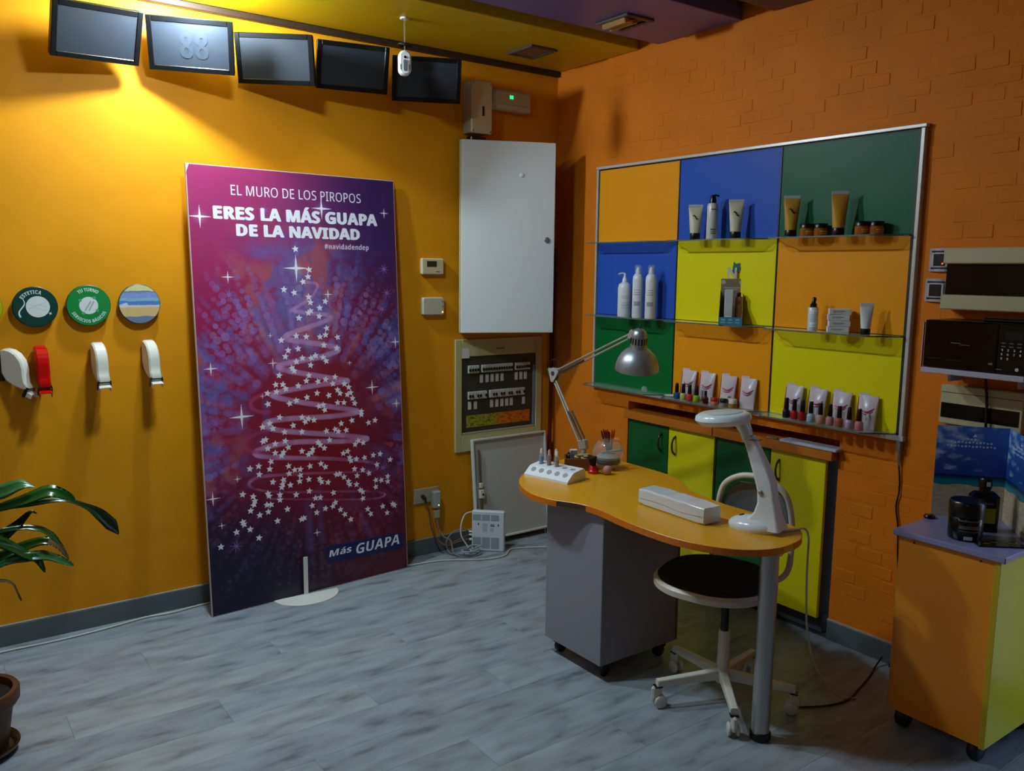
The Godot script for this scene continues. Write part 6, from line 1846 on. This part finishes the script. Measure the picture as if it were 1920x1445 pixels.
func magnifier() -> void:
	var white := mat("white_gloss")
	var t := thing("magnifier_lamp", "white round-headed magnifier lamp standing at the desk's right end", "magnifier lamp", Vector3(-0.812, 0.7, 2.183), 195.0)
	# base: low oval dome, longer to the front (+z)
	var rings := []
	for i in 9:
		var w := i / 8.0
		var k := sqrt(clampf(1.0 - pow(w, 2.6), 0.0, 1.0))
		if i == 0:
			k = 0.96
		var ring := PackedVector3Array()
		for j in 32:
			var a := TAU * j / 32
			ring.append(Vector3(cos(a) * 0.066 * k, 0.044 * w + (0.004 if i > 0 else 0.0), 0.028 + sin(a) * 0.098 * k - 0.012 * w))
		rings.append(ring)
	part("base", MB.new().loft(rings), white, t)
	part("switch", MB.new().cyl(Vector3(0.002, 0.036, 0.075), Vector3(0.002, 0.043, 0.078), 0.010, 18, -1.0, 0.002), mat("cap_black"), t)
	# lower post: broad foot tapering to the pivot
	var ps := []
	for a in [[0.014, 0.050, 0.070, -0.006], [0.040, 0.040, 0.056, -0.012], [0.065, 0.032, 0.043, -0.018], [0.10, 0.027, 0.034, -0.018], [0.14, 0.025, 0.029, -0.010], [0.165, 0.022, 0.025, -0.006]]:
		var ring := PackedVector3Array()
		for q in round_rect(a[1] * 2, a[2] * 2, 0.012, 4):
			ring.append(Vector3(q.x, a[0], q.y + a[3]))
		ps.append(ring)
	part("post", MB.new().loft(ps), white, t)
	var up := []
	for a in [[0.120, 0.024, 0.027, -0.018], [0.17, 0.025, 0.029, -0.006], [0.22, 0.023, 0.026, 0.014], [0.28, 0.020, 0.021, 0.042], [0.325, 0.017, 0.017, 0.064]]:
		var ring := PackedVector3Array()
		for q in round_rect(a[1] * 2 + 0.003, a[2] * 2 + 0.002, 0.010, 4):
			ring.append(Vector3(q.x, a[0] + q.y * -0.25, q.y + a[3]))
		up.append(ring)
	part("arm", MB.new().loft(up), white, t)
	part("pivot_bolt", MB.new().cyl(Vector3(0.024, 0.138, 0.002), Vector3(0.0305, 0.138, 0.002), 0.009, 18, -1.0, 0.002), mat("steel"), t)
	# head: tilted disc with a neck
	var hb := Basis.from_euler(Vector3(0.10, 0, -0.04))
	var hc := Vector3(0.0, 0.378, 0.165)
	var xf := Transform3D(hb, hc)
	var hd := part("head", MB.new().lathe(prof([0, -0.020, 0.060, -0.024, 0.086, -0.017, 0.096, -0.002, 0.092, 0.013, 0.078, 0.021, 0.068, 0.0195, 0.066, 0.0215, 0.030, 0.024, 0, 0.0245]), 44, xf, Vector2(0.92, 1.06)), white, t)
	part("lens_cover", MB.new().lathe(prof([0.069, 0.0202, 0.068, 0.023, 0.034, 0.0258, 0, 0.0262]), 40, xf, Vector2(0.92, 1.0)), mat("cover_grey", Color(0.74, 0.80, 0.82), 0.25), hd)
	var nk := []
	for a in [[0.108, 0.374, 0.044, 0.018], [0.092, 0.368, 0.037, 0.020], [0.080, 0.353, 0.030, 0.021], [0.073, 0.337, 0.026, 0.021], [0.067, 0.317, 0.0235, 0.021]]:
		var ring := PackedVector3Array()
		for j in 20:
			var an := TAU * j / 20
			ring.append(Vector3(cos(an) * a[2], a[1] + sin(an) * a[3] * 0.75, a[0] - sin(an) * a[3] * 0.75 + 0.002))
		nk.append(ring)
	part("neck", MB.new().loft(nk), white, hd)
	part("release_lever", MB.new().box(Vector3(0.012, 0.318, 0.038), Vector3(0.016, 0.005, 0.046), 0.002, Basis(Vector3.RIGHT, 0.12)), mat("lever_grey", Color(0.35, 0.38, 0.38), 0.3, 0.3), hd)


func arm_lamp() -> void:
	var grey := mat("arm_grey", Color(0.66, 0.64, 0.60), 0.4, 0.3)
	var dark := mat("arm_dark", Color(0.25, 0.24, 0.23), 0.5, 0.3)
	var alu := mat("shade_aluminium", Color(0.62, 0.64, 0.66), 0.38, 0.75)
	var t := thing("arm_lamp", "silver swing-arm desk lamp with a dome shade over the desk's back", "desk lamp", Vector3(-0.60, 0.7, 0.985))
	part("base_clamp", MB.new().cyl(Vector3(0, 0, 0), Vector3(0, 0.022, 0), 0.030, 24, -1.0, 0.003).cyl(Vector3(0, 0.02, 0), Vector3(0, 0.05, 0), 0.012, 16).box(Vector3(0, 0.056, -0.006), Vector3(0.018, 0.052, 0.040), 0.004), grey, t)
	var b0 := Vector3(0, 0.055, -0.010)
	var el := Vector3(0, 0.388, -0.240)
	var tip := Vector3(0, 0.612, 0.300)
	for k in 2:
		var s := Vector3(0, 0, 1) * (0.024 * (k - 0.5))
		var u := Vector3(0, 1, -0.2).normalized() * (0.018 * (k - 0.5))
		part("lower_rod", MB.new().tube([b0 + s + Vector3(0, 0.006 * k, 0), el + s * 0.7 - Vector3(0, 0.02, 0)], 0.0052, 8, 1), grey, t)
		part("upper_rod", MB.new().tube([el + u * 1.2 + Vector3(0, 0.006, 0.03), tip + u], 0.0048, 8, 1), grey, t)
		var sd := Vector3((k - 0.5) * 0.022, 0, 0)
		part("lower_spring", MB.new().tube([b0 + sd + Vector3(0, 0.03, 0.012), b0.lerp(el, 0.48) + sd + Vector3(0, 0, 0.014)], 0.0048, 8, 1), dark, t)
		part("upper_spring", MB.new().tube([el + sd + Vector3(0, 0.006, 0.06), el.lerp(tip, 0.44) + sd + Vector3(0, -0.012, 0)], 0.0038, 8, 1), dark, t)
	var ej := MB.new()
	for s in [-1.0, 1.0]:
		var q := PackedVector2Array([Vector2(-0.245, 0.345), Vector2(-0.268, 0.406), Vector2(-0.262, 0.412), Vector2(-0.200, 0.414), Vector2(-0.188, 0.398), Vector2(-0.206, 0.372), Vector2(-0.228, 0.345)])
		ej.prism(q, s * 0.010, s * 0.013, Transform3D(Basis(Vector3(0, 0, 1), Vector3(0, 1, 0), Vector3(-1, 0, 0)), Vector3.ZERO))
	part("elbow_bracket", ej, mat("bracket_pale", Color(0.70, 0.69, 0.66), 0.4, 0.2), t)
	part("elbow_bolt", MB.new().cyl(el + Vector3(-0.016, 0, 0.012), el + Vector3(0.016, 0, 0.012), 0.011, 14), dark, t)
	part("base_bracket", MB.new().box(b0 + Vector3(0, 0.012, 0.006), Vector3(0.030, 0.050, 0.052), 0.006, Basis(Vector3.RIGHT, -0.3)), grey, t)
	part("tip_bracket", MB.new().prism(PackedVector2Array([Vector2(0.282, 0.596), Vector2(0.296, 0.634), Vector2(0.312, 0.640), Vector2(0.336, 0.606), Vector2(0.318, 0.598)]), -0.010, 0.010, Transform3D(Basis(Vector3(0, 0, 1), Vector3(0, 1, 0), Vector3(-1, 0, 0)), Vector3.ZERO), 0.002), grey, t)
	# shade hangs from the tip
	var ax := Basis.from_euler(Vector3(0.16, 0.0, 0.10))
	var sx := Transform3D(ax, Vector3(-0.002, 0.465, 0.343))
	part("shade_joint", MB.new().tube([tip + Vector3(0, -0.004, 0.02), sx * Vector3(0, 0.118, -0.028)], 0.006, 8, 1), grey, t)
	var sh := MB.new()
	sh.lathe(prof([0.096, 0.0, 0.0945, 0.018, 0.087, 0.045, 0.073, 0.070, 0.052, 0.090, 0.0385, 0.098]), 44, sx)
	sh.lathe(prof([0.0375, 0.096, 0.051, 0.088, 0.072, 0.068, 0.086, 0.044, 0.0935, 0.018, 0.096, 0.0]), 44, sx)
	var shade := part("shade", sh, alu, t)
	part("socket", MB.new().lathe(prof([0.0385, 0.096, 0.036, 0.104, 0.034, 0.150, 0.033, 0.158, 0.026, 0.176, 0.014, 0.184, 0, 0.185]), 32, sx), alu, shade)
	var sl := MB.new()
	for k in 16:
		var a := TAU * k / 16
		var c := sx * Vector3(cos(a) * 0.0352, 0.132, sin(a) * 0.0352)
		sl.box(c, Vector3(0.0022, 0.028, 0.006), 0.0005, ax * Basis(Vector3.UP, -a))
	part("vent_slots", sl, mat("cap_black"), shade)
	part("lamp_cable", MB.new().tube([sx * Vector3(0, 0.184, 0), Vector3(0.0, 0.675, 0.362), Vector3(0.0, 0.672, 0.332), Vector3(0.0, 0.640, 0.305), Vector3(0.0, 0.622, 0.27)], 0.003, 8, 4), mat("cable_black", Color(0.03, 0.02, 0.02), 0.4), t)
	part("lamp_cable", MB.new().tube(V3([0.0, 0.41, -0.18, 0.02, 0.440, -0.215, 0.02, 0.452, -0.262, 0.015, 0.432, -0.300, 0.01, 0.396, -0.300, 0.0, 0.370, -0.265, 0.0, 0.345, -0.24]), 0.0026, 8, 4), mat("cable_black"), t)


# ================================================================ plant at the left edge
func leaf(pts: Array, w: Array, m: Material, parent: Node3D, tip: Material = null) -> void:
	var p := []
	var ww := []
	for i in pts.size() - 1:
		for s in 4:
			var k := s / 4.0
			p.append((pts[i] as Vector3).cubic_interpolate(pts[i + 1], pts[maxi(i - 1, 0)], pts[mini(i + 2, pts.size() - 1)], k))
			ww.append(lerpf(w[i], w[i + 1], k))
	p.append(pts[-1])
	ww.append(w[-1])
	var rings := []
	for i in p.size():
		var d: Vector3 = ((p[mini(i + 1, p.size() - 1)] as Vector3) - (p[maxi(i - 1, 0)] as Vector3)).normalized()
		var sd := d.cross(Vector3(0.15, 0.55, 0.82)).normalized()
		sd = sd.rotated(d, 0.35 * sin(i * 0.35))
		var n := sd.cross(d)
		var ring := PackedVector3Array()
		for q in [[-1.0, 0.22], [-0.5, 0.03], [0.0, -0.10], [0.5, 0.03], [1.0, 0.22], [0.5, -0.01], [0.0, -0.14], [-0.5, -0.01]]:
			ring.append(p[i] + sd * q[0] * ww[i] + n * q[1] * ww[i])
		rings.append(ring)
	if tip:
		var cut := int(p.size() * 0.68)
		part("leaf", MB.new().loft(rings.slice(0, cut + 1)), m, parent)
		part("dry_tip", MB.new().loft(rings.slice(cut, rings.size())), tip, parent.get_child(parent.get_child_count() - 1))
	else:
		part("leaf", MB.new().loft(rings), m, parent)

func plant() -> void:
	var clay := mat("terracotta", Color(0.34, 0.19, 0.10), 0.55)
	var at := Vector3(-3.098, 0, 0.87)
	var sc := thing("pot_saucer", "dark glazed round saucer under the brown plant pot", "saucer", at)
	part("dish", MB.new().lathe(prof([0, 0, 0.095, 0, 0.114, 0.010, 0.124, 0.030, 0.121, 0.034, 0.112, 0.030, 0.102, 0.014, 0, 0.012]), 40), mat("saucer_dark", Color(0.19, 0.14, 0.08), 0.22), sc)
	var t := thing("potted_plant", "potted plant with drooping glossy green leaves, cut by the left edge", "plant", at + Vector3(0, 0.0125, 0))
	part("pot", MB.new().lathe(prof([0, 0, 0.085, 0, 0.088, 0.004, 0.111, 0.150, 0.124, 0.156, 0.131, 0.168, 0.132, 0.200, 0.127, 0.207, 0.112, 0.205, 0.108, 0.180, 0, 0.172]), 44), clay, t)
	part("soil", MB.new().lathe(prof([0, 0.174, 0.107, 0.174, 0.104, 0.184, 0.05, 0.190, 0, 0.188]), 28), mat("soil", Color(0.045, 0.035, 0.028), 0.95), t)
	var stem := mat("stem_brown", Color(0.28, 0.22, 0.12), 0.7)
	part("stem", MB.new().tube(V3([0.0, 0.17, 0.0, -0.01, 0.36, 0.0, -0.03, 0.56, 0.01, -0.035, 0.74, 0.0]), [0.014, 0.012, 0.010, 0.009], 10), stem, t)
	part("stem", MB.new().tube(V3([-0.04, 0.17, 0.02, -0.06, 0.40, 0.03, -0.07, 0.60, 0.02]), [0.012, 0.010, 0.008], 10), stem, t)
	var g1 := mat("leaf_green", Color(0.13, 0.32, 0.11), 0.2)
	g1.backlight_enabled = true
	g1.backlight = Color(0.05, 0.12, 0.02)
	var g2 := mat("leaf_dark", Color(0.07, 0.19, 0.08), 0.22)
	var g3 := mat("leaf_light", Color(0.22, 0.42, 0.22), 0.22)
	var dry := mat("leaf_dry", Color(0.52, 0.40, 0.22), 0.7)
	var o := t.position
	var L := func(a: Array) -> Array:
		var p := []
		for i in range(0, a.size(), 3):
			p.append(Vector3(a[i], a[i + 1], a[i + 2]) - o)
		return p
	leaf(L.call([-3.13, 0.76, 0.87, -3.05, 0.845, 0.86, -2.975, 0.862, 0.85, -2.92, 0.877, 0.85, -2.880, 0.866, 0.85]), [0.006, 0.018, 0.024, 0.022, 0.002], g3, t)
	leaf(L.call([-3.13, 0.74, 0.87, -3.05, 0.805, 0.86, -2.98, 0.812, 0.85, -2.91, 0.825, 0.85, -2.84, 0.842, 0.85, -2.785, 0.818, 0.85, -2.765, 0.800, 0.85]), [0.006, 0.010, 0.014, 0.022, 0.026, 0.014, 0.002], g1, t)
	leaf(L.call([-3.12, 0.73, 0.84, -3.02, 0.80, 0.835, -2.90, 0.805, 0.83, -2.80, 0.803, 0.83, -2.735, 0.772, 0.83, -2.690, 0.735, 0.83, -2.655, 0.692, 0.83, -2.632, 0.652, 0.83]), [0.006, 0.009, 0.010, 0.009, 0.011, 0.020, 0.022, 0.002], g2, t)
	leaf(L.call([-3.13, 0.66, 0.87, -3.04, 0.665, 0.86, -2.985, 0.712, 0.85, -2.935, 0.748, 0.85, -2.900, 0.781, 0.85, -2.880, 0.774, 0.85]), [0.006, 0.016, 0.020, 0.015, 0.007, 0.001], g2, t)
	leaf(L.call([-3.12, 0.68, 0.90, -3.02, 0.735, 0.88, -2.935, 0.737, 0.86, -2.875, 0.722, 0.86, -2.842, 0.692, 0.86, -2.818, 0.660, 0.86]), [0.006, 0.008, 0.008, 0.012, 0.013, 0.003], g1, t)
	leaf(L.call([-3.13, 0.60, 0.88, -3.05, 0.635, 0.86, -2.99, 0.648, 0.85, -2.925, 0.668, 0.85, -2.865, 0.676, 0.85, -2.825, 0.655, 0.85, -2.795, 0.600, 0.85]), [0.006, 0.014, 0.016, 0.020, 0.017, 0.013, 0.002], g1, t, dry)
	leaf(L.call([-3.13, 0.70, 0.90, -3.05, 0.735, 0.90, -2.985, 0.702, 0.89, -2.925, 0.650, 0.88, -2.890, 0.622, 0.88, -2.872, 0.578, 0.88]), [0.006, 0.016, 0.019, 0.018, 0.014, 0.002], g1, t)
	leaf(L.call([-3.10, 0.60, 0.92, -2.99, 0.640, 0.90, -2.925, 0.640, 0.88, -2.872, 0.632, 0.87, -2.825, 0.606, 0.86, -2.783, 0.578, 0.86]), [0.005, 0.010, 0.016, 0.021, 0.016, 0.003], g3, t)
	leaf(L.call([-3.12, 0.52, 0.88, -3.05, 0.560, 0.86, -2.995, 0.568, 0.85, -2.965, 0.550, 0.85, -2.955, 0.525, 0.85, -2.943, 0.486, 0.85]), [0.004, 0.006, 0.006, 0.005, 0.004, 0.003], dry, t)


# ================================================================ cables, plugs, pole
func cords() -> void:
	var white := mat("cord_white", Color(0.76, 0.76, 0.72), 0.4)
	var grey := mat("cord_grey", Color(0.50, 0.48, 0.44), 0.5)
	# floor cable along the back wall
	solo("floor_cable", MB.new().tube(V3([-3.6, 0.005, 0.10, -3.2, 0.005, 0.078, -2.967, 0.005, 0.072, -2.75, 0.005, 0.080, -2.563, 0.005, 0.066, -2.40, 0.005, 0.040, -2.28, 0.005, 0.052, -2.115, 0.005, 0.034, -1.8, 0.005, 0.045, -1.4, 0.005, 0.06, -1.067, 0.005, 0.125, -0.885, 0.005, 0.16, -0.694, 0.005, 0.27, -0.56, 0.005, 0.29, -0.455, 0.005, 0.22, -0.31, 0.005, 0.282, -0.2, 0.005, 0.36]), 0.0045, 8, 5), white, "long white cable lying on the floor along the back wall", "cable")
	# double socket with plugs
	var so := thing("wall_socket", "white double wall socket low on the orange wall", "socket", Vector3(-0.899, 0.342, 0.0))
	part("plate", MB.new().box(Vector3(0, 0, 0.006), Vector3(0.160, 0.084, 0.012), 0.003), mat("socket_cream", Color(0.70, 0.68, 0.58), 0.4), so)
	part("face", MB.new().cyl(Vector3(-0.038, 0, 0.011), Vector3(-0.038, 0, 0.0135), 0.028, 24).cyl(Vector3(0.038, 0, 0.011), Vector3(0.038, 0, 0.0135), 0.028, 24), mat("socket_cream"), so)
	var pl := thing("plug", "small dark plug with cable in the left half of the double socket", "plug", Vector3(-0.928, 0.338, 0.014))
	part("body", MB.new().cyl(Vector3(0, 0.004, 0), Vector3(0.004, -0.006, 0.026), 0.010, 14).cyl(Vector3(0.004, -0.004, 0.022), Vector3(0.012, -0.032, 0.026), 0.0075, 12, 0.005), mat("plug_brown", Color(0.16, 0.11, 0.08), 0.45), pl)
	var ad := thing("mains_adapter", "white mains adapter with a green light in the right half of the socket", "adapter", Vector3(-0.852, 0.318, 0.0325))
	part("body", MB.new().box(Vector3(0, 0, 0), Vector3(0.046, 0.096, 0.038), 0.006), mat("adapter_white", Color(0.68, 0.68, 0.64), 0.4), ad)
	part("light", MB.new().cyl(Vector3(0.008, -0.032, 0.018), Vector3(0.008, -0.032, 0.0205), 0.003, 10), glow("green_dot", Color(0.5, 1.0, 0.6), 3.0), ad)
	part("lower_plug", MB.new().box(Vector3(0.004, -0.086, 0.0), Vector3(0.034, 0.046, 0.026), 0.004), mat("socket_cream"), ad)
	part("lead", MB.new().tube(V3([0.0, -0.045, 0.006, 0.003, -0.056, 0.006, 0.004, -0.066, 0.002]), 0.005, 8), grey, ad)
	# router
	var ro := thing("router", "white upright router box standing on the floor by the loose door", "router", Vector3(-0.588, 0.0, 0.167), -42.9)
	part("case", MB.new().box(Vector3(0, 0.118, -0.018), Vector3(0.188, 0.236, 0.036), 0.006), mat("router_white", Color(0.80, 0.82, 0.84), 0.35), ro)
	var gr := mat("router_grille", Color(0.56, 0.60, 0.64), 0.5)
	for r in 2:
		for k in 3:
			part("grille", MB.new().box(Vector3(-0.058 + 0.052 * k - 0.006, 0.198 - 0.148 * r, 0.0003), Vector3(0.046, 0.034 + 0.032 * r, 0.0012)), gr, ro)
	part("marks", MB.new().box(Vector3(-0.055, 0.160, 0.0004), Vector3(0.006, 0.012, 0.001)).box(Vector3(0.058, 0.156, 0.0004), Vector3(0.006, 0.012, 0.001)).box(Vector3(0.025, 0.158, 0.0004), Vector3(0.022, 0.004, 0.001)).box(Vector3(0.025, 0.150, 0.0004), Vector3(0.022, 0.004, 0.001)), mat("lcd"), ro)
	part("label", MB.new().box(Vector3(-0.018, 0.140, 0.0003), Vector3(0.028, 0.05, 0.0008)).box(Vector3(0.022, 0.128, 0.0003), Vector3(0.02, 0.022, 0.0008)), mat("router_label", Color(0.68, 0.70, 0.74), 0.5), ro)
	part("port_tail", MB.new().box(Vector3(-0.103, 0.062, -0.018), Vector3(0.02, 0.012, 0.014), 0.002).box(Vector3(-0.103, 0.108, -0.018), Vector3(0.02, 0.010, 0.012), 0.002).box(Vector3(-0.103, 0.090, -0.018), Vector3(0.02, 0.010, 0.012), 0.002), mat("paper"), ro)
	var g := "tangled cables by the router"
	var px := func(p: Vector3) -> Vector3: return ro.transform * p
	solo("router_cable", MB.new().tube([Vector3(-0.916, 0.306, 0.042), Vector3(-0.905, 0.26, 0.05), Vector3(-0.895, 0.17, 0.055), Vector3(-0.86, 0.09, 0.07), Vector3(-0.81, 0.055, 0.085), Vector3(-0.74, 0.060, 0.08), px.call(Vector3(-0.115, 0.062, -0.018))], 0.0042, 8, 5), mat("cord_tan", Color(0.46, 0.34, 0.25), 0.5), "tan cable from the left socket plug drooping to the router", "cable", g)
	solo("router_cable", MB.new().tube([Vector3(-0.847, 0.208, 0.034), Vector3(-0.85, 0.17, 0.05), Vector3(-0.83, 0.11, 0.07), Vector3(-0.79, 0.08, 0.09), Vector3(-0.79, 0.02, 0.12), Vector3(-0.77, 0.006, 0.16), Vector3(-0.72, 0.006, 0.19), Vector3(-0.67, 0.010, 0.18), Vector3(-0.66, 0.04, 0.13), px.call(Vector3(-0.095, 0.02, -0.03))], 0.004, 8, 5), grey, "grey cable from the mains adapter curling on the floor", "cable", g)
	solo("router_cable", MB.new().tube([px.call(Vector3(-0.09, 0.222, -0.03)), Vector3(-0.68, 0.21, 0.07), Vector3(-0.72, 0.16, 0.09), Vector3(-0.725, 0.10, 0.10), Vector3(-0.70, 0.04, 0.13), Vector3(-0.69, 0.006, 0.17)], 0.0042, 8, 5), white, "white cable arching out of the router's top and down to the floor", "cable", g)
	solo("router_cable", MB.new().tube([px.call(Vector3(-0.112, 0.108, -0.018)), Vector3(-0.69, 0.125, 0.06), Vector3(-0.76, 0.105, 0.05), Vector3(-0.80, 0.06, 0.06), Vector3(-0.80, 0.012, 0.10), Vector3(-0.76, 0.006, 0.13), Vector3(-0.71, 0.008, 0.155)], 0.0038, 8, 5), grey, "grey cable from the router's middle port looping left", "cable", g)
	solo("router_cable", MB.new().tube([px.call(Vector3(-0.112, 0.090, -0.018)), Vector3(-0.70, 0.075, 0.07), Vector3(-0.77, 0.055, 0.06), Vector3(-0.83, 0.06, 0.05), Vector3(-0.86, 0.10, 0.04), Vector3(-0.87, 0.13, 0.03)], 0.0034, 8, 5), mat("cord_orange", Color(0.55, 0.25, 0.12), 0.5), "orange-brown cable leaving the router towards the wall", "cable", g)
	var cl := []
	for i in 40:
		var a := i * 0.52
		cl.append(Vector3(-0.70 + cos(a) * (0.055 + 0.012 * sin(i * 0.9)), 0.006 + 0.0011 * i + 0.004 * sin(i * 1.7), 0.168 + sin(a) * (0.028 + 0.008 * cos(i * 0.7))))
	solo("router_cable", MB.new().tube(cl, 0.0036, 7, 3), mat("cord_pale", Color(0.62, 0.66, 0.72), 0.4), "coiled pale cable lying in a heap left of the router", "cable", g)
	# red pole in the corner
	var rp := thing("red_pole", "thin dark red pole leaning in the corner of the room", "pole", Vector3(-0.056, 0.0, 0.040))
	part("stick", MB.new().cyl(Vector3(0, 0.0, 0), Vector3(0.036, 1.72, -0.022), 0.0115, 14), mat("pole_red", Color(0.34, 0.055, 0.04), 0.3), rp)
	part("end_cap", MB.new().cyl(Vector3(0, 0.0, 0), Vector3(0.0003, 0.03, -0.0004), 0.0135, 14), mat("caster_black"), rp)
	# lamp cable off the desk to the floor
	solo("lamp_cord", MB.new().tube(V3([-0.785, 0.708, 2.232, -0.76, 0.7035, 2.245, -0.72, 0.7035, 2.255, -0.676, 0.700, 2.262, -0.652, 0.66, 2.262, -0.650, 0.58, 2.262, -0.646, 0.46, 2.263, -0.635, 0.33, 2.266, -0.60, 0.20, 2.275, -0.54, 0.10, 2.29, -0.47, 0.03, 2.30, -0.42, 0.006, 2.305, -0.385, 0.0045, 2.33]), 0.0038, 8, 6), white, "thin white lamp cord dropping from the desk to the floor by the cart", "cable")
	solo("dark_cord", MB.new().tube(V3([-0.62, 0.0045, 2.245, -0.52, 0.0045, 2.30, -0.42, 0.0045, 2.318, -0.30, 0.0045, 2.292, -0.18, 0.0045, 2.262, -0.09, 0.006, 2.232, -0.03, 0.03, 2.225]), 0.0034, 8, 5), mat("cable_black"), "dark cord on the floor running behind the cart to the wall", "cable")
